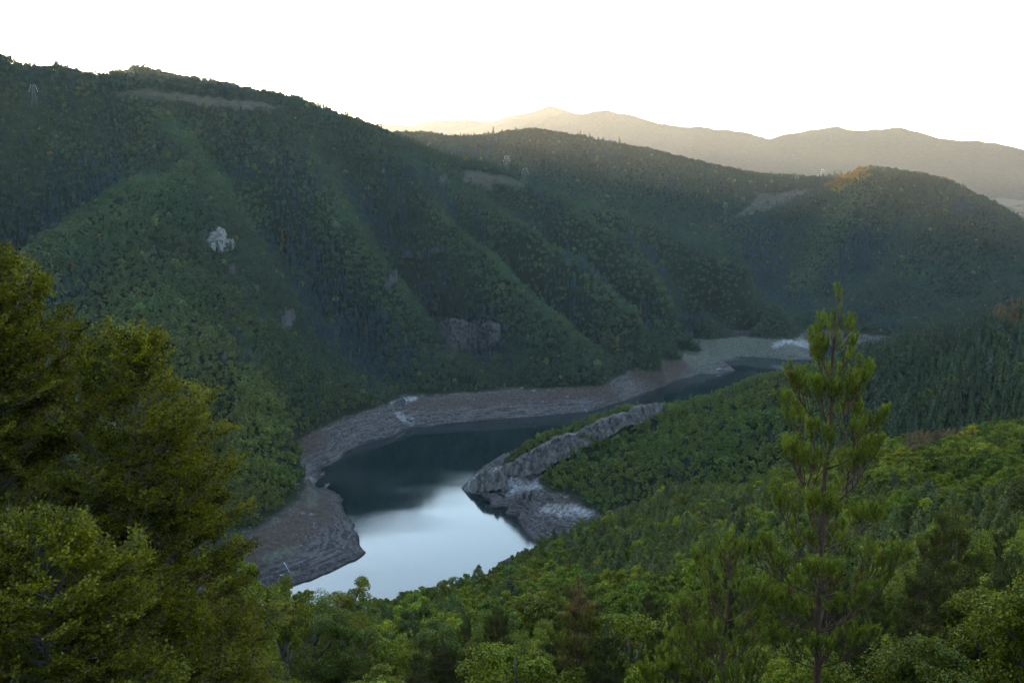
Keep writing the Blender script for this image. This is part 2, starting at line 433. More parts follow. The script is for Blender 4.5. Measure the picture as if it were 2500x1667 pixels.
# valley behind the left massif seen under the middle ridge, and faces
dline([(1000, 372, 2150), (1120, 400, 2100), (1240, 440, 2050), (1340, 480, 1990), (1480, 545, 1900), (1580, 590, 1830), (1669, 632, 1760)], 60, SK + 3, 30, 44)
dline([(1933, 466, 2190), (1845, 527, 2080), (1768, 547, 2000), (1669, 632, 1760)], 50, SK)
dline([(1921, 522, 2050), (1880, 592, 1900), (1850, 662, 1770), (1895, 722, 1620), (1944, 785, 1440)], 45, SK + 3, 30, 44)
dline([(2117, 412, 2118), (2040, 500, 1990), (1985, 600, 1840), (1955, 690, 1690)], 45, SK)
dline([(2200, 520, 1960), (2110, 620, 1780), (2030, 700, 1620), (1990, 770, 1450)], 45, SK + 3, 30, 44)
dline([(2250, 428, 2080), (2260, 540, 1900), (2200, 660, 1700), (2120, 770, 1490)], 45, SK)
dline([(2400, 600, 1850), (2330, 690, 1680), (2260, 780, 1480)], 45, SK + 3, 30, 44)
dline([(2500, 545, 1990), (2480, 650, 1780), (2420, 740, 1600), (2380, 800, 1480)], 45, SK)
# --- unseen backs and sides, so that the land goes on
ctrl.append(np.array([[-900, 2050, 365], [-1000, 2500, 385], [-1100, 2950, 395], [-500, 2100, 215], [-250, 2150, 205], [-1300, 2000, 360], [-1700, 1500, 480], [-1300, 1150, 450], [-1200, 800, 400], [-1000, 1050, 330], [-1500, 400, 500], [-1000, 400, 240], [-1100, 100, 330], [-2200, 1000, 680], [-2200, 2000, 560], [-2200, 200, 640],  # starts with an unseen ridge added to block the low sun
                      [-1500, 2600, 330], [-600, 2700, 190], [0, 2900, 130], [600, 2800, 90], [1200, 2700, 70], [1900, 2600, 90], [1500, 2200, 80], [2200, 2000, 120], [1700, 1700, 130],
                      [2200, 1200, 220], [1500, 1100, 170], [1100, 900, 170], [1400, 600, 240], [2200, 500, 330], [1000, 300, 300], [1800, 100, 380], [900, -150, 330], [2200, -150, 400], [-900, -150, 300], [-2200, -150, 600], [-400, -150, 270],
                      [-2200, 3000, 420], [2200, 3000, 110], [-300, 3000, 150], [1150, 1290, 20], [900, 1230, 0]]))
ctrl = np.vstack(ctrl)
def steepen(P_):
    """the valley sides rise more steeply behind their shores than first paced out"""
    P_ = np.array(P_, float); d_ = np.hypot(P_[:, 0], P_[:, 1]); x_, _, f_ = project(P_)
    sd = np.interp(x_, [0, 700, 1000, 1400, 1600, 1690, 1930, 2250, 2700], [700, 800, 985, 1010, 1130, 1300, 1400, 1330, 1330])
    k_ = (f_ > 0) & (d_ > sd) & (d_ < 2480) & (x_ > -2500) & (x_ < 3300) & (P_[:, 1] > 100)
    nd = sd + (d_ - sd) * STEEP
    r_ = np.where(k_, nd / d_, 1.0)
    P_[:, 0] *= r_; P_[:, 1] *= r_; P_[:, 2] = CAMZ + (P_[:, 2] - CAMZ) * r_
    return P_
STEEP = 0.74
ctrl = steepen(ctrl)
SKYLINES = [steepen(P_) for P_ in SKYLINES]
# drop near-duplicates
keep = []
cell = set()
for i, p in enumerate(ctrl):
    k = (round(p[0] / 5), round(p[1] / 5))
    if k in cell: continue
    cell.add(k); keep.append(i)
ctrl = ctrl[keep]

def kern(a, b):
    d2 = (a[:, None, 0] - b[None, :, 0]) ** 2 + (a[:, None, 1] - b[None, :, 1]) ** 2
    return np.sqrt(d2 + 10.0 ** 2)

S = 1000.0
K = kern(ctrl, ctrl) / S
n = len(ctrl)
P = np.column_stack([np.ones(n), ctrl[:, 0] / S, ctrl[:, 1] / S])
A = np.block([[K - np.eye(n) * 1.5e-5, P], [P.T, np.zeros((3, 3))]])
sol = np.linalg.solve(A, np.concatenate([ctrl[:, 2], np.zeros(3)]))
wts, poly = sol[:n], sol[n:]

def base_height(x, y):
    pts = np.column_stack([x, y]); out = np.empty(len(pts))
    c = ctrl.astype(np.float32); w = (wts / S).astype(np.float32)
    for i in range(0, len(pts), 20000):
        q = pts[i:i + 20000].astype(np.float32)
        dx = q[:, None, 0] - c[None, :, 0]; dy = q[:, None, 1] - c[None, :, 1]
        dx *= dx; dy *= dy; dx += dy; dx += 100.0; np.sqrt(dx, out=dx)
        out[i:i + 20000] = dx @ w
    return out + poly[0] + poly[1] * pts[:, 0] / S + poly[2] * pts[:, 1] / S

def spaced(stops):
    out = []
    for (a, b, s) in stops:
        k = int(round((b - a) / s)); out.append(np.linspace(a, b, k, endpoint=False))
    out.append([stops[-1][1]])
    return np.concatenate(out)

gx = spaced([(-2200, -1200, 40), (-1200, -420, 11), (-420, 420, 4.5), (420, 1000, 9), (1000, 2200, 35)])
gy = spaced([(-150, 0, 10), (0, 480, 7), (480, 1320, 4.5), (1320, 2500, 11), (2500, 3000, 35)])
GX, GY = np.meshgrid(gx, gy)
Z0 = base_height(GX.ravel(), GY.ravel()).reshape(GX.shape)
D0 = np.hypot(GX, GY)
up = smooth(ZT + 2, ZT + 60, Z0)
far = smooth(350, 800, D0)
near_sky = np.zeros(GX.shape)
for P_ in SKYLINES:
    for a_, b_ in zip(P_[:-1], P_[1:]):
        ab_ = b_[:2] - a_[:2]; t_ = np.clip(((GX - a_[0]) * ab_[0] + (GY - a_[1]) * ab_[1]) / (ab_ ** 2).sum(), 0, 1)
        near_sky = np.maximum(near_sky, np.exp(-((GX - a_[0] - t_ * ab_[0]) ** 2 + (GY - a_[1] - t_ * ab_[1]) ** 2) / 90.0 ** 2))
Z = Z0 + up * far * (1 - 0.9 * near_sky) * (12.0 * (ridged(GX, GY, 240, 3, 3) - 0.45) + 2.5 * fbm(GX, GY, 45, 3, 9))
Z += (1 - far) * 1.5 * fbm(GX, GY, 40, 3, 5) * smooth(15, 60, D0)
# bare bank: ledges, runnels and broken rock
bank = smooth(-1.5, 1.5, Z0) * (1 - smooth(ZT - 2, ZT + 6, Z0)) * (D0 > 300)
wob = fbm(GX, GY, 60, 3, 21) * 1.2
step_h = 2.4
q = (Z0 + wob) / step_h
led = (np.floor(q) + smooth(0.25, 0.95, q - np.floor(q))) * step_h - wob
spit = smooth(-60, 60, GX + 20) * smooth(560, 600, D0) * (1 - smooth(830, 900, D0))
Z = Z + bank * (0.75 * (led - Z0)) + bank * (1.1 + 2.6 * spit) * (fbm(GX, GY, 26, 4, 31) + 1.1 * (ridged(GX, GY, 30, 4, 33) - 0.5))
Z = np.where(Z0 < 0, np.minimum(Z, Z0 * 1.0), Z)

def ground(x, y):
    x = np.atleast_1d(np.asarray(x, float)); y = np.atleast_1d(np.asarray(y, float))
    i = np.clip(np.searchsorted(gx, x) - 1, 0, len(gx) - 2); j = np.clip(np.searchsorted(gy, y) - 1, 0, len(gy) - 2)
    u = np.clip((x - gx[i]) / (gx[i + 1] - gx[i]), 0, 1); v = np.clip((y - gy[j]) / (gy[j + 1] - gy[j]), 0, 1)
    return Z[j, i] * (1 - u) * (1 - v) + Z[j, i + 1] * u * (1 - v) + Z[j + 1, i] * (1 - u) * v + Z[j + 1, i + 1] * u * v

def hit(px, py, d0=150, d1=2900):
    """where a line of sight meets the land"""
    d = ray(px, py); d = d / math.hypot(d[0], d[1])
    t = np.arange(d0, d1, 2.0)
    g = ground(d[0] * t, d[1] * t); z = CAMZ + d[2] * t
    k = np.argmax(z < g) if np.any(z < g) else len(t) - 1
    return np.array([d[0] * t[k], d[1] * t[k], g[k]])

def poly_mask(x, y, P):
    P = np.asarray(P)[:, :2]; inside = np.zeros(x.shape, bool); j = len(P) - 1
    for i in range(len(P)):
        c = ((P[i, 1] > y) != (P[j, 1] > y)) & (x < (P[j, 0] - P[i, 0]) * (y - P[i, 1]) / (P[j, 1] - P[i, 1] + 1e-9) + P[i, 0])
        inside ^= c; j = i
    return inside

FIELDS = (
    ([(262, 232), (300, 221), (345, 221), (440, 228), (540, 240), (640, 250), (690, 264), (650, 276), (560, 268), (450, 254), (370, 240), (300, 236)], 900, 1640),
    ([(330, 186), (370, 190), (440, 206), (540, 221), (500, 223), (400, 208), (340, 198)], 900, 1680),
    ([(1125, 414), (1180, 418), (1250, 434), (1285, 452), (1270, 462), (1200, 458), (1130, 448)], 1200, 1720),
    ([(1850, 474), (1930, 464), (2010, 458), (1960, 478), (1910, 500), (1850, 526), (1790, 540), (1770, 538), (1830, 500)], 1550, 2300),
    ([(1735, 1196), (1755, 1182), (1800, 1188), (1835, 1202), (1790, 1206)], 440, 560))
def in_fields(x, y, z):
    a_, b_, _ = project(np.column_stack([x.ravel(), y.ravel(), z.ravel()])); d_ = np.hypot(x, y).ravel()
    k_ = np.zeros(len(d_), bool)
    for P_, d0, d1 in FIELDS: k_ |= poly_mask(a_, b_, P_) & (d_ > d0) & (d_ < d1) & (y.ravel() > 10)
    return k_.reshape(x.shape)
# grassy and red-leaved ground on the bare banks
def near_line(x, y, pp, w):
    d = np.full(x.shape, 1e9)
    for a, b in zip(pp[:-1], pp[1:]):
        ab = b[:2] - a[:2]; L2 = (ab ** 2).sum() + 1e-9
        t = np.clip(((x - a[0]) * ab[0] + (y - a[1]) * ab[1]) / L2, 0, 1)
        d = np.minimum(d, np.hypot(x - a[0] - t * ab[0], y - a[1] - t * ab[1]))
    return np.exp(-(d / w) ** 2)

F_field = in_fields(GX, GY, Z).astype(float)
nz = 0.5 + 0.5 * fbm(GX, GY, 30, 3, 77)
F_red = np.zeros(GX.shape); F_green = np.zeros(GX.shape); F_pale = np.zeros(GX.shape)
for pts, w in (([(620, 1345), (690, 1310), (750, 1270), (780, 1230), (770, 1195)], 16), ([(735, 1085), (775, 1068)], 12), ([(1000, 985), (1130, 980), (1260, 968), (1400, 960), (1490, 950)], 9),
               ([(1545, 915), (1600, 893), (1650, 876), (1705, 868)], 14), ([(1700, 838), (1690, 815), (1740, 808), (1860, 805), (1930, 801)], 12), ([(1255, 1175), (1265, 1185)], 5), ([(1370, 1240), (1390, 1235)], 10)):
    F_red = np.maximum(F_red, near_line(GX, GY, [hit(a, b) for a, b in pts], w))
for pts, w in (([(650, 1365), (720, 1340)], 4), ([(760, 1235), (770, 1200)], 4), ([(1700, 880), (1720, 850), (1800, 835), (1900, 825), (1950, 815)], 24), ([(1750, 875), (1850, 858), (1950, 860)], 18)):
    F_green = np.maximum(F_green, near_line(GX, GY, [hit(a, b) for a, b in pts], w))
for pts, w in (([(1890, 846), (1950, 842), (1975, 838)], 6), ([(745, 1130), (715, 1080)], 2), ([(955, 985), (1010, 972)], 6), ([(765, 1170), (800, 1190)], 7),
               ([(1150, 1185), (1230, 1175), (1310, 1185)], 11), ([(1330, 1245), (1440, 1250)], 8), ([(975, 1015), (1000, 1030)], 6)):
    F_pale = np.maximum(F_pale, near_line(GX, GY, [hit(a, b) for a, b in pts], w))

def grid_mesh(name, gx_, gy_, Zz, mats, cols=None, smooth_shade=True):
    nx, ny = len(gx_), len(gy_)
    XX, YY = np.meshgrid(gx_, gy_)
    me = bpy.data.meshes.new(name)
    V = np.stack([XX, YY, Zz], -1).reshape(-1, 3).astype(np.float32)
    i = np.arange(ny - 1)[:, None] * nx + np.arange(nx - 1)[None]
    F = np.stack([i, i + 1, i + 1 + nx, i + nx], -1).reshape(-1, 4).astype(np.int32)
    me.vertices.add(len(V)); me.vertices.foreach_set('co', V.ravel())
    me.loops.add(F.size); me.loops.foreach_set('vertex_index', F.ravel())
    me.polygons.add(len(F)); me.polygons.foreach_set('loop_start', (np.arange(len(F)) * 4).astype(np.int32))
    me.polygons.foreach_set('use_smooth', np.full(len(F), smooth_shade))
    me.materials.append(mats)
    if cols is not None:
        a = me.color_attributes.new('cover', 'FLOAT_COLOR', 'POINT')
        a.data.foreach_set('color', np.stack(cols, -1).reshape(-1).astype(np.float32))
    me.update(calc_edges=True)
    return me

def terrain_mat():
    m, nt, out = new_mat('hillside ground'); L = nt.links.new
    geo = N(nt, 'ShaderNodeNewGeometry')
    cov = N(nt, 'ShaderNodeAttribute', attribute_name='cover')
    sep = N(nt, 'ShaderNodeSeparateColor'); L(cov.outputs['Color'], sep.inputs[0])
    sx = N(nt, 'ShaderNodeSeparateXYZ'); L(geo.outputs['Position'], sx.inputs[0])
    def noise(scale, detail=8, rough=0.65, vec=None):
        q_ = N(nt, 'ShaderNodeTexNoise', i_Scale=scale, i_Detail=detail, i_Roughness=rough)
        L(vec or geo.outputs['Position'], q_.inputs['Vector']); return q_.outputs['Fac']
    def ramp(fac, *stops):
        r_ = N(nt, 'ShaderNodeValToRGB'); e = r_.color_ramp.elements
        while len(e) < len(stops): e.new(0.5)
        for k_, (p_, c_) in enumerate(stops): e[k_].position = p_; e[k_].color = (*c_, 1)
        L(fac, r_.inputs[0]); return r_.outputs[0]
    def mix(a, b, f):
        x_ = N(nt, 'ShaderNodeMix', data_type='RGBA'); L(f, x_.inputs['Factor']); L(a, x_.inputs[6]); L(b, x_.inputs[7]); return x_.outputs[2]
    def math_(op, a, b=None, v=None):
        x_ = N(nt, 'ShaderNodeMath', operation=op); L(a, x_.inputs[0])
        if b is not None: L(b, x_.inputs[1])
        elif v is not None: x_.inputs[1].default_value = v
        return x_.outputs[0]
    # bank: beds of rock that follow the level, broken by noise
    mp = N(nt, 'ShaderNodeMapping'); mp.inputs['Scale'].default_value = (0.05, 0.05, 1.1); L(geo.outputs['Position'], mp.inputs['Vector'])
    beds = noise(1.0, 5, 0.6, mp.outputs[0])
    rub = noise(0.35, 12, 0.75)
    vor = N(nt, 'ShaderNodeTexVoronoi', i_Scale=0.35); L(geo.outputs['Position'], vor.inputs['Vector'])
    c_rub = ramp(rub, (0.38, (0.013, 0.010, 0.010)), (0.52, (0.056, 0.046, 0.044)), (0.67, (0.19, 0.168, 0.162)))
    c_bed = ramp(beds, (0.42, (0.016, 0.012, 0.012)), (0.58, (0.110, 0.092, 0.087)))
    bank_c = mix(c_rub, c_bed, ramp(noise(0.03, 3), (0.35, (0.25,) * 3), (0.65, (0.75,) * 3)))
    pale_c = ramp(rub, (0.36, (0.07, 0.062, 0.060)), (0.68, (0.40, 0.375, 0.37)))
    red_c = ramp(rub, (0.36, (0.026, 0.018, 0.014)), (0.68, (0.088, 0.062, 0.047)))
    grn_c = ramp(rub, (0.36, (0.030, 0.031, 0.020)), (0.68, (0.115, 0.112, 0.085)))
    brk = noise(0.12, 6, 0.7)
    def patchy(sock, lo=0.25, hi=0.75):
        s_ = math_('ADD', sock, math_('SUBTRACT', brk, v=0.5)); s_ = math_('ADD', s_, math_('SUBTRACT', rub, v=0.5))
        r_ = N(nt, 'ShaderNodeMapRange', i_1=lo, i_2=hi); L(s_, r_.inputs[0]); return r_.outputs[0]
    col = mix(bank_c, red_c, patchy(sep.outputs[1]))
    col = mix(col, grn_c, patchy(sep.outputs[2]))
    col = mix(col, pale_c, patchy(cov.outputs['Alpha'], 0.45, 1.0))
    # wet rim at the water
    wet = N(nt, 'ShaderNodeMapRange', i_1=0.2, i_2=1.4); L(sx.outputs[2], wet.inputs[0])
    wetc = N(nt, 'ShaderNodeMix', data_type='RGBA', blend_type='MULTIPLY'); wetc.inputs['Factor'].default_value = 1
    L(col, wetc.inputs[6]); wetc.inputs[7].default_value = (0.42, 0.40, 0.40, 1)
    col = mix(wetc.outputs[2], col, wet.outputs[0])
    # wood floor above the old high-water line
    wood = ramp(noise(0.08, 8), (0.35, (0.006, 0.010, 0.003)), (0.7, (0.018, 0.023, 0.007)))
    hz = math_('ADD', sx.outputs[2], math_('MULTIPLY', math_('SUBTRACT', noise(0.05, 5), v=0.5), v=7.0))
    tl = N(nt, 'ShaderNodeMapRange', i_1=ZT - 1.0, i_2=ZT + 1.0); L(hz, tl.inputs[0])
    col = mix(col, wood, tl.outputs[0])
    field = ramp(noise(0.1, 10, 0.7), (0.33, (0.022, 0.022, 0.014)), (0.68, (0.060, 0.050, 0.036)))
    col = mix(col, field, patchy(sep.outputs[0], 0.3, 0.7))
    b = N(nt, 'ShaderNodeBsdfPrincipled', i_Roughness=0.95); b.inputs['Specular IOR Level'].default_value = 0.15
    L(col, b.inputs['Base Color'])
    h = math_('ADD', math_('MULTIPLY', rub, v=1.0), math_('MULTIPLY', beds, v=0.7))
    bp = N(nt, 'ShaderNodeBump', i_Strength=1.0, i_Distance=2.6); L(h, bp.inputs['Height']); L(bp.outputs[0], b.inputs['Normal'])
    L(b.outputs[0], out.inputs['Surface'])
    return m

M['terrain'] = terrain_mat()
ter = link('terrain', grid_mesh('terrain', gx, gy, Z, M['terrain'], (F_field, F_red, F_green, F_pale)))
tag(ter, 'steep valley sides with bare drawn-down banks round the reservoir', None, None, 'structure')

# ------------------------------------------------------------------ far mountains
def far_mountains():
    x = spaced([(-4200, -1200, 60), (-1200, 3600, 22), (3600, 5600, 60)]); y = spaced([(2950, 7600, 38), (7600, 9200, 80)])
    X, Y = np.meshgrid(x, y)
    base = 60 + 25 * fbm(X, Y, 900, 3, 41)
    zz = base.copy()
    def ridge(pp, width, sharp=1.25):
        nonlocal zz
        P_ = np.array([at(a, b, d) for a, b, d in pp])
        best = np.full(X.shape, -1e9)
        for a, b in zip(P_[:-1], P_[1:]):
            ab = b[:2] - a[:2]; t = np.clip(((X - a[0]) * ab[0] + (Y - a[1]) * ab[1]) / (ab ** 2).sum(), 0, 1)
            d = np.hypot(X - a[0] - t * ab[0], Y - a[1] - t * ab[1]); h = a[2] + t * (b[2] - a[2])
            u = np.clip(d / width, 0, 1)
            best = np.maximum(best, base + (h - base) * (1 - u) ** sharp)
        zz = np.maximum(zz, best)
    ridge([(300, 330, 7600), (700, 320, 7500), (934, 303, 7400), (1014, 301, 7300), (1049, 292, 7200), (1106, 289, 7100), (1194, 295, 7000), (1259, 280, 6700), (1305, 269, 6500), (1338, 256, 6400), (1355, 261, 6400), (1382, 275, 6500), (1450, 290, 6700), (1600, 330, 7000)], 1900)
    ridge([(1336, 288, 5600), (1300, 305, 5300), (1275, 317, 5100)], 900)
    ridge([(1336, 288, 5600), (1385, 277, 5700), (1431, 277, 5600), (1451, 264, 5500), (1477, 263, 5500), (1523, 273, 5400), (1565, 288, 5300), (1604, 300, 5200), (1700, 311, 5100), (1768, 312, 5000), (1814, 324, 4950), (1868, 343, 4900), (1940, 372, 4800)], 1700)
    ridge([(1700, 311, 5100), (1690, 350, 4500), (1700, 395, 4000)], 700)
    ridge([(1840, 352, 5300), (1883, 345, 5200), (1937, 332, 5100), (1983, 311, 5000), (2013, 304, 4950), (2048, 303, 4900), (2097, 311, 4900), (2155, 314, 4850), (2189, 311, 4800), (2212, 319, 4800), (2250, 334, 4750), (2312, 347, 4700), (2342, 340, 4650), (2369, 336, 4600), (2404, 345, 4600), (2461, 365, 4550), (2500, 380, 4500), (2650, 420, 4500), (2900, 470, 4500)], 1600)
    ridge([(2100, 311, 4900), (2090, 360, 4400), (2060, 410, 3900)], 700)
    ridge([(2300, 346, 4700), (2330, 400, 4200), (2380, 450, 3800)], 700)
    # added unseen range behind the left mountain, keeping the sun off the valley
    Pb = np.array([[-2600, 3900, 640], [-1800, 3600, 560], [-900, 3420, 375], [-500, 3320, 298], [-150, 3260, 230], [150, 3200, 200]], float)
    best = np.full(X.shape, -1e9)
    for a, b in zip(Pb[:-1], Pb[1:]):
        ab = b[:2] - a[:2]; t = np.clip(((X - a[0]) * ab[0] + (Y - a[1]) * ab[1]) / (ab ** 2).sum(), 0, 1)
        d = np.hypot(X - a[0] - t * ab[0], Y - a[1] - t * ab[1]); h = a[2] + t * (b[2] - a[2])
        best = np.maximum(best, base + (h - base) * (1 - np.clip(d / 600, 0, 1)) ** 1.1)
    zz = np.maximum(zz, best)
    amp = np.clip((zz - 60) / 300, 0, 1)
    zz = zz + amp * (26 * (ridged(X, Y, 620, 3, 43) - 0.55) + 9 * fbm(X, Y, 160, 4, 47)) + 6 * fbm(X, Y, 45, 3, 49) - 3
    zz = np.where(Y < 2990, np.minimum(zz, 60), zz)
    m, nt, out = new_mat('far wooded mountains'); L = nt.links.new
    geo = N(nt, 'ShaderNodeNewGeometry')
    n1 = N(nt, 'ShaderNodeTexNoise', i_Scale=0.06, i_Detail=10.0, i_Roughness=0.75); L(geo.outputs['Position'], n1.inputs['Vector'])
    n2 = N(nt, 'ShaderNodeTexNoise', i_Scale=0.0035, i_Detail=6.0, i_Roughness=0.6); L(geo.outputs['Position'], n2.inputs['Vector'])
    r1 = N(nt, 'ShaderNodeValToRGB'); r1.color_ramp.elements[0].color = (0.008, 0.014, 0.014, 1); r1.color_ramp.elements[1].color = (0.034, 0.040, 0.032, 1)
    r1.color_ramp.elements[0].position = 0.35; r1.color_ramp.elements[1].position = 0.7; L(n1.outputs['Fac'], r1.inputs[0])
    sx = N(nt, 'ShaderNodeSeparateXYZ'); L(geo.outputs['Position'], sx.inputs[0])
    low = N(nt, 'ShaderNodeMapRange', i_1=230.0, i_2=120.0); L(sx.outputs[2], low.inputs[0])
    r2 = N(nt, 'ShaderNodeMapRange', i_1=0.56, i_2=0.62); L(n2.outputs['Fac'], r2.inputs[0])
    fm = N(nt, 'ShaderNodeMath', operation='MULTIPLY'); L(low.outputs[0], fm.inputs[0]); L(r2.outputs[0], fm.inputs[1])
    mx = N(nt, 'ShaderNodeMix', data_type='RGBA'); L(fm.outputs[0], mx.inputs['Factor']); L(r1.outputs[0], mx.inputs[6]); mx.inputs[7].default_value = (0.075, 0.066, 0.05, 1)
    b = N(nt, 'ShaderNodeBsdfDiffuse'); L(mx.outputs[2], b.inputs['Color'])
    bp = N(nt, 'ShaderNodeBump', i_Strength=1.0, i_Distance=10.0); L(n1.outputs['Fac'], bp.inputs['Height']); L(bp.outputs[0], b.inputs['Normal'])
    L(b.outputs[0], out.inputs['Surface'])
    o = link('mountains', grid_mesh('mountains', x, y, zz, m))
    tag(o, 'hazy wooded mountain ranges closing the valley', None, None, 'structure')
    return x, y, zz
mx_, my_, mz_ = far_mountains()

# ------------------------------------------------------------------ water
def water():
    m, nt, out = new_mat('reservoir water'); L = nt.links.new
    geo = N(nt, 'ShaderNodeNewGeometry')
    b = N(nt, 'ShaderNodeBsdfPrincipled', i_Roughness=0.05, i_IOR=1.42)
    b.inputs['Base Color'].default_value = (0.004, 0.010, 0.010, 1)
    mp = N(nt, 'ShaderNodeMapping'); mp.inputs['Scale'].default_value = (0.55, 1.0, 1.0); mp.inputs['Rotation'].default_value = (0, 0, R(20)); L(geo.outputs['Position'], mp.inputs['Vector'])
    w1 = N(nt, 'ShaderNodeTexNoise', i_Scale=0.55, i_Detail=4.0, i_Roughness=0.6); L(mp.outputs[0], w1.inputs['Vector'])
    gust = N(nt, 'ShaderNodeTexNoise', i_Scale=0.012, i_Detail=3.0, i_Roughness=0.5); L(mp.outputs[0], gust.inputs['Vector'])
    gr = N(nt, 'ShaderNodeMapRange', i_1=0.48, i_2=0.66, i_3=0.026, i_4=0.18); L(gust.outputs['Fac'], gr.inputs[0])
    bp = N(nt, 'ShaderNodeBump', i_Distance=0.28); L(gr.outputs[0], bp.inputs['Strength']); L(w1.outputs['Fac'], bp.inputs['Height'])
    rg_ = N(nt, 'ShaderNodeMapRange', i_1=0.44, i_2=0.64, i_3=0.05, i_4=0.13); L(gust.outputs['Fac'], rg_.inputs[0]); L(rg_.outputs[0], b.inputs['Roughness'])
    L(bp.outputs[0], b.inputs['Normal'])
    L(b.outputs[0], out.inputs['Surface'])
    V = [(-700, 250, 0), (900, 250, 0), (900, 1500, 0), (-700, 1500, 0)]
    me = bpy.data.meshes.new('water'); me.from_pydata(V, [], [(0, 1, 2, 3)]); me.materials.append(m)
    tag(link('water', me), 'dark reservoir water mirroring the white sky at its near end', None, None, 'structure')
water()
# ------------------------------------------------------------------ tree builders
def leaf_quads(c, nrm, length, width, rng, fold=0.0):
    """one diamond-shaped leaf (or leaf clump) for every centre c, facing nrm"""
    nrm = unit(nrm); r = unit(rng.normal(size=c.shape))
    t = unit(np.cross(nrm, r)); b = np.cross(nrm, t)
    L_ = (np.asarray(length) * np.ones(len(c)))[:, None]; W_ = (np.asarray(width) * np.ones(len(c)))[:, None]
    return np.stack([c - t * L_ * 0.5, c + b * W_ * 0.5 - t * L_ * 0.05, c + t * L_ * 0.5, c - b * W_ * 0.5 - t * L_ * 0.05], 1)

def broadleaf(rng, Rr, H, nleaf, leaf, lobes=9, sub=6, shape=1.0, base=0.22, droop=0.0, jit=0.55, upb=0.35, lvs=0.22):
    """-> crown MB, trunk MB. Uneven crown of lobes, each of smaller clumps"""
    crown, trunk = MB(), MB()
    cz = H * (base + 1) / 2; hz = H * (1 - base) / 2
    centres = []; radii = []
    for i in range(lobes):
        th = i * 2.399 + rng.uniform(-0.5, 0.5); u = (i + 0.5) / lobes
        zz = -0.75 + 1.5 * u; rr = math.sqrt(max(0.05, 1 - abs(zz) ** (2.2 * shape))) * rng.uniform(0.45, 0.72) * (1 - 0.35 * max(0, zz) * shape)
        k_ = rng.uniform(0.75, 1.3); centres.append([Rr * rr * k_ * math.cos(th), Rr * rr * k_ * math.sin(th), cz + hz * zz * rng.uniform(0.7, 0.98)]); radii.append(Rr * rng.uniform(0.24, 0.5) * (1 - 0.25 * max(0, zz)))
    centres = np.array(centres); radii = np.array(radii)
    per = nleaf // (lobes * sub)
    for c, r in zip(centres, radii):
        d = unit(rng.normal(size=(sub, 3)) + np.array([0, 0, 0.35])); sc = c + d * r * 0.72; sr = r * rng.uniform(0.36, 0.62, sub)
        for s_, q_ in zip(sc, sr):
            dd = unit(rng.normal(size=(per, 3)) + np.array([0, 0, 0.25]))
            p = s_ + dd * (q_ * rng.uniform(0.45, 1.08, per) ** 0.6)[:, None] * np.array([1.1, 1.1, 0.85])
            nr = dd * 0.75 + rng.normal(size=(per, 3)) * jit + np.array([0, 0, upb - droop])
            sz = leaf * rng.uniform(0.7, 1.35, per)
            crown.quads(leaf_quads(p, nr, sz, sz * 0.68, rng), 0, np.clip(rng.normal(0.5, lvs, per) + rng.normal(0, 0.08), 0, 1))
    r0 = 0.028 * H
    k = 7; tz = np.linspace(-1.0, H * 0.82, k)
    tp = np.column_stack([np.cumsum(rng.normal(0, 0.03 * H / k, k)), np.cumsum(rng.normal(0, 0.03 * H / k, k)), tz]); tp[:, :2] -= tp[1, :2]
    trunk.tube(tp, np.linspace(r0, r0 * 0.18, k), 7)
    for c in centres:
        h0 = max(H * 0.18, c[2] - rng.uniform(0.25, 0.5) * np.hypot(c[0], c[1]) - 0.1 * H)
        a = np.array([np.interp(h0, tz, tp[:, 0]), np.interp(h0, tz, tp[:, 1]), h0])
        mid = (a + c) / 2 + np.array([0, 0, -0.08 * Rr])
        trunk.tube([a, mid, c, c + (c - mid) * 0.4], [r0 * 0.45, r0 * 0.3, r0 * 0.16, r0 * 0.05], 5)
    return crown, trunk

def conifer_simple(rng, Rr, H, levels, per, leaf, base=0.12, sharp=0.85):
    crown, trunk = MB(), MB()
    for i in range(levels):
        u = (i + 0.5) / levels; z = H * (base + (1 - base) * u); rr = Rr * (1 - u) ** sharp * rng.uniform(0.75, 1.15) + 0.12
        nb = max(3, int(per * (0.35 + 0.65 * (1 - u))))
        th = rng.uniform(0, 2 * PI, nb); rad = rr * np.sqrt(rng.uniform(0.12, 1.0, nb))
        p = np.column_stack([rad * np.cos(th), rad * np.sin(th), z + 0.22 * rad + rng.normal(0, H * 0.018, nb)])
        nr = np.column_stack([np.cos(th) * 0.6, np.sin(th) * 0.6, np.full(nb, 0.75)]) + rng.normal(size=(nb, 3)) * 0.5
        sz = leaf * rng.uniform(0.7, 1.3, nb)
        crown.quads(leaf_quads(p, nr, sz, sz * 0.5, rng), 0, rng.uniform(0, 1, nb))
    trunk.tube([[0, 0, -1], [0, 0, H * 0.5], [0, 0, H * 0.98]], [0.016 * H, 0.010 * H, 0.02], 6)
    return crown, trunk

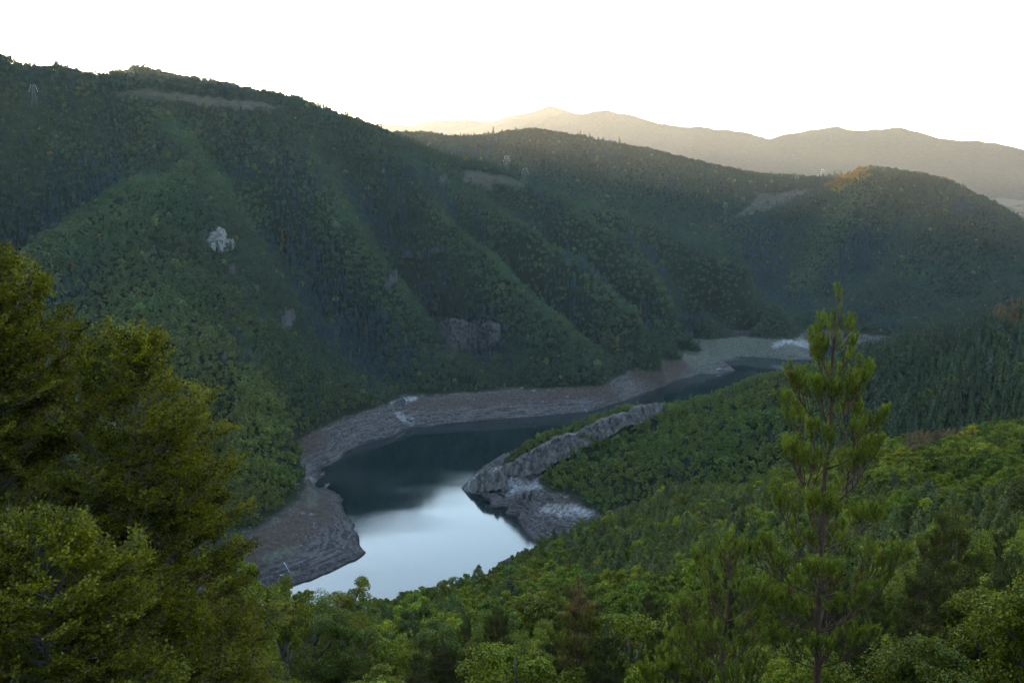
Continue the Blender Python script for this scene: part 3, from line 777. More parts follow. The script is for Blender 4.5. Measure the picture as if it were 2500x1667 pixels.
def needles_on(mb, a, b, rng, n, length, width, mat=0, fwd=0.75, dead=0.0):
    """brush of needles round the shoot a-b"""
    d = b - a; L_ = np.linalg.norm(d); d = d / (L_ + 1e-9)
    t = rng.uniform(0, 1, n) ** 0.85
    p = a + d * (t * L_)[:, None]
    r = rng.normal(size=(n, 3)); r -= (r @ d)[:, None] * d; r = unit(r)
    dirn = unit(r * rng.uniform(0.5, 1.0, n)[:, None] + d * (fwd * rng.uniform(0.5, 1.3, n) + 0.8 * (t > 0.9))[:, None])
    side = unit(np.cross(dirn, rng.normal(size=(n, 3)))) * width * 0.5
    ln = (length * rng.uniform(0.75, 1.15, n))[:, None]
    mb.tris(np.stack([p - side, p + side, p + dirn * ln], 1), mat, np.clip(rng.normal(0.45, 0.2, n) + rng.normal(0, 0.13), 0, 1))

def pine(rng, H, Rmax, whorl=1.0, needles=130, nlen=0.10, nwid=0.009, bare=0.22, lean=(0, 0), dens=1.0, brown=0.0, top_whorls=3, taper=0.42, brown_above=1e9):
    """pine with year whorls, rising branches and needle brushes -> trunk, branches, needles(green), needles(brown)"""
    trunk, br, gn, bn = MB(), MB(), MB(), MB()
    k = 14; tz = np.linspace(-1.2, H, k)
    wx = np.cumsum(rng.normal(0, 0.045, k)); wy = np.cumsum(rng.normal(0, 0.045, k))
    tp = np.column_stack([wx - wx[1] + lean[0] * (tz / H) ** 2, wy - wy[1] + lean[1] * (tz / H) ** 2, tz])
    r0 = 0.0085 * H
    tr = r0 * (1 - np.clip(tz / H, 0, 1)) ** 0.75 + 0.012
    trunk.tube(tp, tr, 9)
    def on(z): return np.array([np.interp(z, tz, tp[:, 0]), np.interp(z, tz, tp[:, 1]), z])
    def shoot(a, d, L_, depth, vig):
        """a shoot: bare older wood, brushes near its end, side shoots"""
        nseg = 4; P_ = [a]; dd = d.copy()
        for i in range(nseg):
            dd = unit(dd + np.array([0, 0, 0.21]) + rng.normal(0, 0.08, 3)); P_.append(P_[-1] + dd * L_ / nseg)
        P_ = np.array(P_)
        rad = 0.006 + 0.011 * L_
        br.tube(P_, np.linspace(rad, 0.006, nseg + 1), 5, cap=False)
        target = bn if rng.uniform() < (brown if a[2] < brown_above else 0.95) else gn
        tip = P_[-1]; tl = min(0.24, 0.4 * L_ + 0.08)
        e = tip + dd * 0.06
        needles_on(target, tip - dd * tl, e, rng, int(needles * vig), nlen, nwid)
        if depth > 0:
            m_ = max(2, int(L_ / 0.24 * dens))
            for j in range(m_):
                u = (j + 0.8) / (m_ + 0.3); u = 0.28 + 0.72 * u
                q_ = P_[0] + (P_[-1] - P_[0]) * u if False else np.array([np.interp(u * nseg, range(nseg + 1), P_[:, c_]) for c_ in range(3)])
                for s_ in ((-1, 1) if rng.uniform() < 0.75 else (rng.choice([-1, 1]),)):
                    sd = unit(np.cross(dd, np.array([0, 0, 1.0]))) * s_
                    nd = unit(dd * 0.7 + sd * rng.uniform(0.45, 0.9) + np.array([0, 0, rng.uniform(0.15, 0.65)]))
                    shoot(q_, nd, max(0.22, L_ * (1 - u) * 0.55 + rng.uniform(0.16, 0.36)), depth - 1 if L_ > 1.0 else 0, vig)
    # leader
    top = on(H); needles_on(gn, on(H - 0.42), top + np.array([0, 0, 0.08]), rng, int(needles * 1.5), nlen, nwid, 0, 1.0)
    z = H - 0.42; i = 0
    while z > H * bare:
        u = (H - z) / (H * (1 - bare))
        L_ = min(Rmax, 0.22 + taper * (H - z)) * (1 if u < 0.85 else 1 - 0.5 * (u - 0.85))
        if i == 0: L_ = 0.45
        nb = rng.randint(4, 6) if i > 0 else 3
        ph = rng.uniform(0, 2 * PI)
        for b_ in range(nb):
            th = ph + 2 * PI * b_ / nb + rng.uniform(-0.3, 0.3)
            el = 0.95 - 0.70 * min(1, u * 1.3) + rng.uniform(-0.12, 0.12)
            if i == 0: el = 1.2
            d = np.array([math.cos(th) * math.cos(el), math.sin(th) * math.cos(el), math.sin(el)])
            Lb = L_ * rng.uniform(0.72, 1.15)
            shoot(on(z + rng.uniform(-0.06, 0.06)), d, Lb, 2 if Lb > 0.75 else (1 if i > 0 else 0), 1.0)
        # needles on the young leader
        if i < top_whorls: needles_on(gn, on(z), on(min(H, z + whorl * 0.9)), rng, int(needles * 0.9), nlen * 0.75, nwid, 0, 0.9)
        z -= whorl * rng.uniform(0.85, 1.12); i += 1
    return trunk, br, gn, bn

def spray_templates(rng, k=6, leaves=64, size=0.092):
    """flat fans of alternate leaves on a twig, along +X"""
    out = []
    for _ in range(k):
        L_ = 0.62; c = []; ax = []; lv = []
        tw = [([0, 0, 0], [L_, 0, 0.03])]
        for j in range(6):
            x0 = 0.07 + 0.085 * j; s = 1 if j % 2 else -1; l2 = (0.42 - 0.04 * j) * rng.uniform(0.8, 1.2); a = rng.uniform(0.6, 0.95)
            tw.append(([x0, 0, 0], [x0 + l2 * math.cos(a), s * l2 * math.sin(a), rng.uniform(-0.03, 0.06)]))
        for a, b in tw:
            a, b = np.array(a), np.array(b); ln = np.linalg.norm(b - a); m_ = max(3, int(leaves * ln / 2.2))
            for j in range(m_):
                t = (j + 0.6) / m_; d = (b - a) / ln; s = 1 if j % 2 else -1
                side = np.array([-d[1], d[0], 0]) * s
                dr = d * 0.65 + side * 0.75 + np.array([0, 0, rng.uniform(-0.45, 0.3)]) + rng.normal(0, 0.25, 3)
                c.append(a + (b - a) * t + rng.normal(0, 0.03, 3)); ax.append(dr / np.linalg.norm(dr))
        c = np.array(c); ax = np.array(ax); n_ = len(c)
        up_ = unit(np.array([0, 0, 1.0]) + rng.normal(0, 0.62, (n_, 3)))
        w = unit(np.cross(up_, ax)); ln = size * rng.uniform(0.7, 1.25, n_)[:, None]
        Q = np.stack([c, c + ax * ln * 0.5 + w * ln * 0.33, c + ax * ln, c + ax * ln * 0.5 - w * ln * 0.33], 1)
        out.append((Q, tw))
    return out

def beech(rng, H, Rmax, limbs=34, templ=None, clear=0.12, lean=(0, 0), keep=None, gappy=0.0, subs=1.0):
    """layered beech: limbs, side branches, flat leaf sprays -> trunk, branches, leaves"""
    trunk, br, lf = MB(), MB(), MB()
    k = 12; tz = np.linspace(-1.5, H * 0.97, k)
    wx = np.cumsum(rng.normal(0, 0.07, k)); wy = np.cumsum(rng.normal(0, 0.07, k))
    tp = np.column_stack([wx - wx[1] + lean[0] * np.clip(tz / H, 0, 1) ** 1.5, wy - wy[1] + lean[1] * np.clip(tz / H, 0, 1) ** 1.5, tz])
    trunk.tube(tp, 0.017 * H * (1 - np.clip(tz / H, 0, 0.97)) + 0.015, 9)
    spots = []
    for i in range(limbs):
        u = (i + rng.uniform(0.2, 0.8)) / limbs; z = H * (clear + (0.97 - clear) * u)
        if rng.uniform() < gappy: continue
        a = np.array([np.interp(z, tz, tp[:, 0]), np.interp(z, tz, tp[:, 1]), z])
        L_ = Rmax * (1.0 - u ** 2.4) ** 0.75 * (0.8 + 0.2 * min(1, u * 4)) * rng.uniform(0.7, 1.15) + 0.5
        th = i * 2.399 + rng.uniform(-0.4, 0.4); el = 0.10 + 0.95 * u ** 1.6 + rng.uniform(-0.1, 0.2)
        d = np.array([math.cos(th) * math.cos(el), math.sin(th) * math.cos(el), math.sin(el)])
        P_ = [a]; dd = d; ns = 6
        for j in range(ns):
            dd = unit(dd + np.array([0, 0, 0.05]) + rng.normal(0, 0.08, 3)); P_.append(P_[-1] + dd * L_ / ns)
        P_ = np.array(P_); br.tube(P_, np.linspace(0.012 + 0.012 * L_, 0.006, ns + 1), 5, cap=False)
        m_ = max(3, int(L_ / 0.30 * subs))
        for j in range(m_ + 1):
            t = 0.12 + 0.88 * j / m_
            q_ = np.array([np.interp(t * ns, range(ns + 1), P_[:, c_]) for c_ in range(3)])
            if j == m_: spots.append((q_, dd)); break
            s = 1 if j % 2 else -1
            sd = unit(np.cross(dd, np.array([0, 0, 1.0]))) * s
            nd = unit(dd * 0.8 + sd * rng.uniform(0.6, 1.0) + np.array([0, 0, rng.uniform(-0.05, 0.22)]))
            l2 = (0.35 + 0.42 * L_ * (1 - t)) * rng.uniform(0.7, 1.2)
            e = q_ + nd * l2 + np.array([0, 0, -0.05 * l2])
            br.tube([q_, (q_ + e) / 2 + rng.normal(0, 0.02, 3), e], [0.010, 0.007, 0.004], 4, cap=False)
            for w in np.arange(0.30, l2 + 0.01, 0.36):
                x = q_ + (e - q_) * (w / l2); s2 = 1 if rng.uniform() < 0.5 else -1
                spots.append((x, unit(nd + unit(np.cross(nd, np.array([0, 0, 1.0]))) * s2 * rng.uniform(0.1, 0.7))))
            spots.append((e, nd))
    for (p, d) in spots:
        if keep is not None and not keep(p): continue
        Q, tw = templ[rng.randint(len(templ))]
        sc = rng.uniform(0.75, 1.15)
        yv = unit(np.cross(np.array([0, 0, 1.0]) + rng.normal(0, 0.34, 3), d)); zv = np.cross(d, yv)
        Mx = np.stack([d, yv, zv], 1) * sc
        X = Q.reshape(-1, 3) @ Mx.T + p
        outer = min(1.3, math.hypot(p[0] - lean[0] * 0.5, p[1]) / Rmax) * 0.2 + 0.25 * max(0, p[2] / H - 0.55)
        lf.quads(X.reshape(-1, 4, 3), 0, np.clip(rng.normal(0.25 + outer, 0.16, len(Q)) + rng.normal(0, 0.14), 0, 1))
        a = p; b = p + Mx @ np.array([0.8, 0, 0.03]); br.tube([a, b], [0.006, 0.003], 3, cap=False)
    return trunk, br, lf

# ------------------------------------------------------------------ sources for the wood
rng = np.random.RandomState(11)
src = bpy.data.collections.new('tree_kinds')
src_count = 0
def add_source(crown, trunk, lm, bm_):
    global src_count
    mb = MB()
    mb.v = crown.v + trunk.v; mb.lv = crown.lv + trunk.lv; mb.n = crown.n + trunk.n
    mb.f4 = crown.f4 + [f + crown.n for f in trunk.f4]; mb.f3 = crown.f3 + [f + crown.n for f in trunk.f3]
    mb.m4 = crown.m4 + [m_ * 0 + 1 for m_ in trunk.m4]; mb.m3 = crown.m3 + [m_ * 0 + 1 for m_ in trunk.m3]
    o = bpy.data.objects.new('tree_kind_%02d' % src_count, mb.data('tree_kind_%02d' % src_count, [lm, bm_]))
    src.objects.link(o); src_count += 1
    return o

FAR_B, MID_B, FAR_C, MID_C = [], [], [], []
for i in range(5):      # far broadleaf
    c_, t_ = broadleaf(rng, rng.uniform(3.0, 3.7), rng.uniform(6.5, 8.5), 460, 0.92, 6, 5, rng.uniform(0.8, 1.2), 0.1, jit=0.22, upb=0.3, lvs=0.14)
    FAR_B.append(src_count); add_source(c_, t_, M['leaf'], M['bark'])
for i in range(3):      # far conifer
    c_, t_ = conifer_simple(rng, rng.uniform(1.9, 2.4), rng.uniform(9.5, 12.5), 14, 26, 1.05)
    FAR_C.append(src_count); add_source(c_, t_, M['needle_far'], M['pine_bark'])
mid_b_parts, mid_c_parts = [], []
for i in range(6):      # nearer broadleaf
    c_, t_ = broadleaf(rng, rng.uniform(2.9, 3.6), rng.uniform(6.5, 9.0), 4200, 0.34, 9, 7, rng.uniform(0.75, 1.25), 0.12)
    MID_B.append(src_count); add_source(c_, t_, M['leaf'], M['bark'])
    mid_b_parts.append((c_, t_))
for i in range(4):      # nearer conifer
    c_, t_ = conifer_simple(rng, rng.uniform(2.3, 2.9), rng.uniform(8.5, 11.0), 24, 150, 0.46, 0.06, 0.62)
    MID_C.append(src_count); add_source(c_, t_, M['needle_far'], M['pine_bark'])
    mid_c_parts.append((c_, t_))

fine_b = []
for i in range(5):
    fine_b.append(broadleaf(rng, rng.uniform(2.9, 3.5), rng.uniform(6.8, 8.8), 15000, 0.15, 11, 9, rng.uniform(0.7, 1.2), 0.1))
fine_c = []
for i in range(3):
    tk_, brn_, gn_, bn_ = pine(rng, rng.uniform(9.5, 11.5), rng.uniform(1.7, 2.2), 0.8, 26, 0.14, 0.022, 0.12, dens=0.8)
    tk_.v += brn_.v; tk_.lv += brn_.lv; tk_.f4 += [f + tk_.n for f in brn_.f4]; tk_.f3 += [f + tk_.n for f in brn_.f3]; tk_.m4 += brn_.m4; tk_.m3 += brn_.m3; tk_.n += brn_.n
    fine_c.append((gn_, tk_))
FINE_B, FINE_C = [], []
for c_, t_ in fine_b: FINE_B.append(src_count); add_source(c_, t_, M['leaf'], M['bark'])
for c_, t_ in fine_c: FINE_C.append(src_count); add_source(c_, t_, M['needle_far'], M['pine_bark'])

OUT = [('white rock face high on the big front spur', (505, 520, 534, 548, 562, 580), (590, 562, 553, 560, 585, 598), (603, 605, 606, 606, 605, 604), 21),
       ('small grey rock ledge left of the white rock face', (494, 502, 510), (562, 556, 566), (584, 588, 586), 22),
       ('small pale slab below the white rock face', (556, 566, 576), (652, 648, 652), (662, 664, 662), 23),
       ('little pointed crag further down the same spur', (596, 606, 618), (712, 698, 708), (722, 724, 722), 24),
       ('steep grey crag beside the gully right of the spur', (678, 696, 712, 722), (788, 760, 752, 764), (792, 794, 788, 780), 25),
       ('thin rock ledge low on the left spur', (535, 552, 568), (862, 856, 864), (870, 872, 870), 26),
       ('pale rock slab on the upper middle spur', (978, 995, 1012), (618, 608, 612), (622, 624, 622), 27),
       ('bleached ledge right of the pale slab on the middle spur', (1058, 1075, 1092), (600, 590, 596), (606, 608, 606), 28),
       ('grey slanting crag left of the scree on the middle spur', (930, 950, 970), (694, 672, 660), (700, 698, 690), 29),
       ('small white crag above the scree', (1046, 1060, 1072), (742, 728, 732), (748, 750, 748), 30),
       ('broad grey scree and crags above the middle shore', (1072, 1100, 1130, 1165, 1200, 1222), (788, 776, 784, 792, 786, 790), (822, 850, 862, 858, 846, 826), 31),
       ('dark crag high on the middle spur near the pylons', (1070, 1082, 1094), (434, 424, 432), (446, 450, 448), 32),
       ('white rock rib at the old waterline', (600 + 855 / 2.412, 975, 990, 600 + 945 / 2.412), (979, 976, 976, 980), (986, 990, 990, 988), 33)]

# ------------------------------------------------------------------ where trees stand
LIMIT = np.array([(-400, 1450), (0, 1450), (480, 1430), (640, 1452), (700, 1450), (760, 1445), (820, 1425), (900, 1462), (960, 1474), (1000, 1450), (1060, 1438), (1150, 1388), (1250, 1338), (1290, 1318), (1400, 1285), (1480, 1258),
                  (1560, 1222), (1650, 1180), (1720, 1175), (1760, 1188), (1840, 1190), (1900, 1150), (2050, 1095), (2200, 1060), (2350, 1040), (2500, 1025), (2900, 960)], float)

def jitter_grid(x0, x1, y0, y1, s, seed):
    r = np.random.RandomState(seed)
    X, Y = np.meshgrid(np.arange(x0, x1, s), np.arange(y0, y1, s * 0.87))
    X = X + (np.arange(X.shape[0])[:, None] % 2) * s * 0.5
    return (X + r.uniform(-0.42, 0.42, X.shape) * s).ravel(), (Y + r.uniform(-0.42, 0.42, Y.shape) * s).ravel()

cand = []
for (x0, x1, y0, y1, s, d0, d1, sd) in ((-320, 380, 30, 480, 3.9, 40, 330, 1), (-520, 620, 150, 760, 4.0, 330, 620, 2), (-900, 1000, 350, 1300, 4.5, 620, 1200, 3), (-1450, 1500, 700, 2650, 5.2, 1200, 2700, 4)):
    x, y = jitter_grid(x0, x1, y0, y1, s, sd); d = np.hypot(x, y)
    k = (d >= d0) & (d < d1); cand.append(np.column_stack([x[k], y[k]]))
cand = np.vstack(cand)
cx, cyy = cand[:, 0], cand[:, 1]; cz = ground(cx, cyy); cd = np.hypot(cx, cyy)
px, py, pf = project(np.column_stack([cx, cyy, cz + 5]))
ok = (px > -260) & (px < 2760) & (py < 1990) & (cz > ZT + 1.2 + 3.0 * fbm(cx, cyy, 18, 2, 91))
infield = in_fields(cx, cyy, cz)
rr = np.random.RandomState(5).uniform(size=len(cx))
ok &= ~(infield & (rr > 0.10))
ok &= ~((fbm(cx, cyy, 34, 3, 87) > 0.42) & (rr > 0.25) & (cd > 300))
# what the land hides from the camera (with a margin, so a step aside stays covered)
az_n = 900
az = np.linspace(-0.72, 0.72, az_n); rg = np.arange(10, 2720, 8.0)
PX = np.sin(az)[:, None] * rg; PY = np.cos(az)[:, None] * rg
el = ((ground(PX.ravel(), PY.ravel()).reshape(PX.shape)) - CAMZ) / rg
run = np.maximum.accumulate(el, axis=1)
ai = np.clip(((np.arctan2(cx, cyy) + 0.72) / 1.44 * (az_n - 1)).astype(int), 0, az_n - 1)
ri = np.clip(((cd - 34) / 8).astype(int), 0, len(rg) - 1)
ok &= (cz + 9 + 0.012 * cd - CAMZ) / cd > run[ai, ri]
cx, cyy, cz, cd, px, py, rr = [a[ok] for a in (cx, cyy, cz, cd, px, py, rr)]
nT = len(cx)
r2 = np.random.RandomState(6)
# conifer stands
con_n = 0.5 + 0.5 * fbm(cx, cyy, 130, 3, 61)
pcon = np.where(cd < 620, smooth(0.42, 0.62, con_n) * 0.8, smooth(0.55, 0.75, con_n) * 0.55)
pcon = np.where((px > 2000) & (cd > 640) & (cd < 1000), 0.93, pcon)
pcon = np.where((cd < 560) & (px > 1350) & (px < 2350) & (py > 1200) & (py < 1420), np.maximum(pcon, 0.65), pcon)
pcon = np.where((px > 1400) & (px < 2000) & (cd > 640) & (cd < 1000), 0.06, pcon)
pcon = np.where((cd > 240) & (cd < 620) & (px < 1330), 0.15, pcon)
def along(pp, w): return near_line(cx, cyy, [hit(a_, b_, 600) for a_, b_ in pp], w)
# relief shading put into the trees: crests tinted paler, ravines given dark pine
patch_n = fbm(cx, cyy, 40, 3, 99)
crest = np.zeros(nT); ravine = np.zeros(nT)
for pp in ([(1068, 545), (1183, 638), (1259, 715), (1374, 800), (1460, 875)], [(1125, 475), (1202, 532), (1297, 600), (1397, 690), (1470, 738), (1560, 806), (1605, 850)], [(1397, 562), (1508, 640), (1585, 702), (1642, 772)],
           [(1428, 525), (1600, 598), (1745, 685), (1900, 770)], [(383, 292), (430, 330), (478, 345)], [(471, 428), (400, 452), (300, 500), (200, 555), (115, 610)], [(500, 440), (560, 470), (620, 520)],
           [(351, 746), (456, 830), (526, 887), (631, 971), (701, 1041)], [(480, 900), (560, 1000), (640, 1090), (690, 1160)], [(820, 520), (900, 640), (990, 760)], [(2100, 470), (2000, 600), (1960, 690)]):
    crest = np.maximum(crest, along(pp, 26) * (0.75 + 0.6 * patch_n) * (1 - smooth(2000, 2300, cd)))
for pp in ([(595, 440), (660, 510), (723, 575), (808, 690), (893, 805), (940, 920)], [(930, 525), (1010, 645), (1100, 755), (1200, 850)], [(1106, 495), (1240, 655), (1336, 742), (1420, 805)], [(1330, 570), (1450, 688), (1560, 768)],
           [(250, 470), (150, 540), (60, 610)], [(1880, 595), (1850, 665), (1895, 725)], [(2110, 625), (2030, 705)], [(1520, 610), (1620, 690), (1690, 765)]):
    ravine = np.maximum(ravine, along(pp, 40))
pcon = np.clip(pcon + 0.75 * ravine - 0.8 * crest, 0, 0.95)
is_con = r2.uniform(size=nT) < pcon
# tint of each tree
tint = np.ones((nT, 3))
v = np.exp(r2.normal(0, 1.0, nT) * np.where(cd < 620, 0.26, 0.13))[:, None]
hue = r2.normal(0, 1.0, nT) * np.where(cd < 620, 0.10, 0.05)
patch = fbm(cx, cyy, 160, 3, 71); patch2 = fbm(cx, cyy, 60, 2, 73)
tint[:, 0] *= 1 + hue + 0.30 * patch2; tint[:, 1] *= 1 + 0.4 * hue; tint[:, 2] *= 1 - 0.5 * hue
tint *= v * (1 + 0.35 * patch)[:, None]
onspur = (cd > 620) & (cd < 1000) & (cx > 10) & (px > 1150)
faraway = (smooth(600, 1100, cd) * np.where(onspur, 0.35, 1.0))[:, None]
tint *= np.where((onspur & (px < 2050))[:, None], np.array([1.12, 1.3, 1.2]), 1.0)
tint *= 1 - faraway * (1 - np.array([0.54, 0.72, 3.4]))  # distant trees tinted bluer, aerial haze put into their colour
tint *= 1 + (crest * (cd > 620))[:, None] * np.array([0.55, 0.5, 0.3])  # crest trees painted lighter to bring out the spurs
sp = r2.uniform(size=nT)
pale = (sp < 0.012) & (cd > 600); tint[pale] = np.array([1.7, 1.65, 4.5]) * v[pale] * 0.9
yel = (sp > 0.035) & (sp < 0.041) & (cd > 400); tint[yel] = np.array([1.6, 1.15, 0.7]) * v[yel] * 0.9
nearslope = (cd < 620)
tint[nearslope] *= np.array([1.42, 1.40, 0.45])
tint[nearslope & is_con] *= np.array([1.35, 1.05, 0.6])
# red-brown dying pines in bands; autumn colours on the dome's flank
def band(poly_px): 
    return poly_mask(px, py, np.array(poly_px, float))
dead1 = band([(2190, 1105), (2260, 1050), (2400, 1020), (2520, 1010), (2520, 1050), (2400, 1058), (2300, 1085), (2230, 1120)]) & (cd < 640) & (cd > 380) & (r2.uniform(size=nT) < 0.8)
dead2 = band([(2400, 760), (2440, 735), (2520, 715), (2520, 800), (2450, 790)]) & (r2.uniform(size=nT) < 0.75) & (cd < 1000)
dead3 = (r2.uniform(size=nT) < 0.012) & is_con & (cd > 180)
aut = band([(2010, 452), (2060, 425), (2120, 402), (2125, 415), (2070, 445), (2030, 458)]) & (cd > 1650) & (r2.uniform(size=nT) < 0.75)
aut2 = band([(2025, 460), (2070, 436), (2125, 414), (2130, 424), (2085, 448), (2045, 468)]) & (cd > 1550) & ~aut
is_con |= dead1 | dead2
dd_ = dead1 | dead2 | dead3
tint[dd_] = np.array([3.4, 1.35, 1.5]) * v[dd_]
tint[aut] = np.array([2.0, 1.05, 0.9]) * v[aut]; tint[aut2] = np.array([2.0, 1.6, 0.5]) * v[aut2]
tint = np.clip(tint, 0.15, 5)
scl = np.clip(np.exp(r2.normal(-0.14, 0.27, nT)), 0.4, 1.6) * (1 + 0.25 * fbm(cx, cyy, 55, 2, 83)) * np.where(cd < 330, 0.82, 1.0)
scl *= np.where((cd > 640) & (cd < 1000) & (px < 2000) & (px > 1100) & (cx > 0), 0.92, 1.0)
edge = smooth(ZT, ZT + 10, cz); scl *= 0.7 + 0.3 * edge
hgt = np.where(is_con, 11.0, 7.8) * scl
# near skyline keeps the water in view
lim = np.interp(px, LIMIT[:, 0], LIMIT[:, 1])
tpx, tpy, _ = project(np.column_stack([cx, cyy, cz + hgt]))
lim = lim - np.abs(r2.normal(0, 9, nT)) + 6 + 140 * (1 - smooth(40, 170, cd))
LIMB = np.array([(1100, 1140), (1222, 1128), (1312, 1072), (1406, 1035), (1508, 985), (1559, 974), (1640, 968), (1738, 955), (1806, 932), (1870, 913), (1968, 890), (2070, 850), (2138, 833), (2248, 790), (2329, 765), (2414, 744), (2500, 727), (2900, 620)], float)
onB = (cd > 620) & (cd < 1000) & (cx > 0)
lim = np.where(onB, np.interp(px, LIMB[:, 0], LIMB[:, 1]) - 13 * (px < 1640) - np.abs(r2.normal(0, 4, nT)) + 3, lim)
over = ((cd < 620) | onB) & (tpy < lim - 4)
need = np.zeros(nT)
bx, by_, _ = project(np.column_stack([cx, cyy, cz]))
fac = np.clip((by_ - lim + 4) / np.maximum(by_ - tpy, 1), 0, 1)
scl = np.where(over, scl * fac, scl); hgt = np.where(over, hgt * fac, hgt)
ok = ~(over & (fac < 0.35))
for lb, a_, t_, f_, sd in OUT:
    pg = [(x_, y_ - 3) for x_, y_ in zip(a_, t_)] + [(x_, y_ + 10) for x_, y_ in zip(a_[::-1], f_[::-1])]
    ok &= ~(band(pg) & (cd > 620) & (rr > (0.45 if sd == 31 else 0.25)))
ok &= ~(band([(1215, 1140), (1279, 1108), (1355, 1068), (1457, 1028), (1559, 990), (1622, 984), (1622, 994), (1540, 1018), (1503, 1034), (1432, 1062), (1383, 1090), (1337, 1118), (1312, 1134), (1260, 1160)]) & (cd > 620) & (cd < 760))
# keep the front row clear for the trees placed by hand
KEEPOUT = []
def clear_at(x, y, r): KEEPOUT.append((x, y, r))
# ------------------------------------------------------------------ the trees in front, one by one
HERO = np.random.RandomState(23)
SPR = spray_templates(HERO)
def base_at(px_, D, py_=1400):
    p = at(px_, py_, D); return np.array([p[0], p[1], ground(p[0], p[1])[0]])
def height_to(px_, py_, D, b): return at(px_, py_, D)[2] - b[2]

def put_beech(px_, py_top, D, Rmax, limbs, label, **kw):
    b = base_at(px_, D); H = height_to(px_, py_top, D, b) - 0.75
    t_, r_, l_ = beech(HERO, H, Rmax, limbs, SPR, **kw)
    root = empty('beech_tree', b)
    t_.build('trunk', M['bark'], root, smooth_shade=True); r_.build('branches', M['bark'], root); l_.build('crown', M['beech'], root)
    tag(root, label, 'tree'); clear_at(b[0], b[1], Rmax * 0.8)
    return root
put_beech(15, 606, 32, 4.6, 96, 'tallest leafy beech with yellowing top at the left edge')
put_beech(285, 805, 30, 3.3, 64, 'gappy beech with a bare forked leader beside the tallest beech', lean=(0.6, 0.2), gappy=0.22)
put_beech(425, 985, 33, 2.8, 66, 'low wide beech reaching branches toward the water', clear=0.05)
put_beech(70, 1290, 24, 2.5, 52, 'dark shaded beech in the bottom left corner', clear=0.05)
put_beech(360, 1420, 27, 1.9, 38, 'short dark beech under the wide beech at the bottom', clear=0.05)

def put_pine(name, label, px_, py_top, D, Rmax, leafm='needle', **kw):
    b = base_at(px_, D); H = height_to(px_, py_top, D, b)
    t_, r_, g_, n_ = pine(HERO, H, Rmax, **kw)
    root = empty(name, b)
    t_.build('trunk', M['pine_bark'], root, smooth_shade=True); r_.build('branches', M['pine_bark'], root); c_ = g_.build('crown', M[leafm], root)
    if n_.v: tag(n_.build('withered_needles', M['needle_dead'], root), 'rust-brown withered needles')
    tag(root, label, 'pine', None); clear_at(b[0], b[1], Rmax * 0.9)
    return root
put_pine('pine_tree', 'tall pine standing above the right slope, its tip over the water', 2012, 700, 26, 2.35, whorl=1.12, needles=130, nlen=0.092, nwid=0.0105, dens=0.74, taper=0.40, brown=0.012, lean=(0.25, 0), bare=0.10)
put_pine('pine_tree', 'shorter bushy pine just left of the tall pine', 1790, 1283, 24, 1.75, whorl=0.7, needles=95, nlen=0.085, nwid=0.010, brown=0.012, bare=0.05, taper=0.5, dens=0.7)
put_pine('pine_tree', 'small pine at the bottom edge left of the shorter pine', 1655, 1530, 30, 1.5, whorl=0.7, needles=90, nlen=0.11, nwid=0.011, bare=0.1)
put_pine('pine_tree', 'half-withered pine with a rust-brown top, on the slope below centre', 1418, 1412, 52, 2.4, whorl=0.85, needles=36, nlen=0.13, nwid=0.018, brown=0.3, bare=0.1, dens=0.75, brown_above=height_to(1418, 1500, 52, base_at(1418, 52)), top_whorls=0)

def put_broad(name, label, px_, py_top, D, Rr, tint_, nleaf, leaf, H=None, **kw):
    b = base_at(px_, D); H = H or height_to(px_, py_top, D, b)
    b = b.copy(); top = at(px_, py_top, D)[2]; b[2] = min(b[2], top - H)
    Ht = top - b[2]; Hc = min(Ht, 2.5 * Rr + 1.0)
    kw['base'] = max(kw.get('base', 0.1), 1 - Hc / Ht)
    c_, t_ = broadleaf(HERO, Rr, Ht, nleaf, leaf, **kw)
    root = empty(name, b)
    t_.build('trunk', M['bark'], root, smooth_shade=True); o = c_.build('crown', M['leaf'], root); o['tint'] = [*tint_, 1.0]
    tag(root, label, 'tree' if 'tree' in name else 'shrub'); clear_at(b[0], b[1], Rr * 0.9)
    return root
put_broad('birch_tree', 'light yellow-green pointed birch beside the muddy shore', 585, 1335, 48, 2.1, (1.5, 1.45, 0.45), 26000, 0.12, shape=0.55, lobes=15, sub=8, base=0.02)
put_broad('birch_tree', 'small yellow-green birch leaning against the pointed birch', 690, 1400, 56, 1.7, (1.4, 1.3, 0.45), 14000, 0.12, shape=0.6, lobes=12, sub=8, base=0.02)
put_broad('willow_shrub', 'round grey-green willow in the front row left of the water', 770, 1437, 60, 2.9, (1.15, 1.2, 1.5), 34000, 0.10, lobes=12, sub=12, base=0.0)
put_broad('willow_shrub', 'second grey-green willow, right of the round one', 855, 1500, 58, 2.2, (1.0, 1.1, 1.1), 22000, 0.10, lobes=10, sub=11, base=0.0)
put_broad('broadleaf_tree', 'olive-green tree with spiky top standing against the bright water', 838, 1412, 88, 3.3, (1.5, 1.25, 0.5), 20000, 0.15, shape=0.8)
put_broad('broadleaf_tree', 'small spiky olive tree against the edge of the bright water', 742, 1424, 92, 1.8, (1.5, 1.2, 0.5), 9000, 0.15, shape=0.6)
put_broad('broadleaf_tree', 'dark green round-topped tree at the foot of the bright water', 1010, 1450, 120, 4.2, (0.7, 0.8, 0.8), 20000, 0.17)
put_broad('broadleaf_tree', 'grey-green domed tree in the front row below the bright water', 1070, 1502, 78, 3.4, (0.9, 1.0, 1.0), 22000, 0.14, lobes=11, sub=10)
put_broad('willow_shrub', 'weeping round willow halfway right of the bright water', 1215, 1478, 105, 3.6, (1.15, 1.2, 1.1), 22000, 0.14, lobes=10, sub=12, base=0.0)
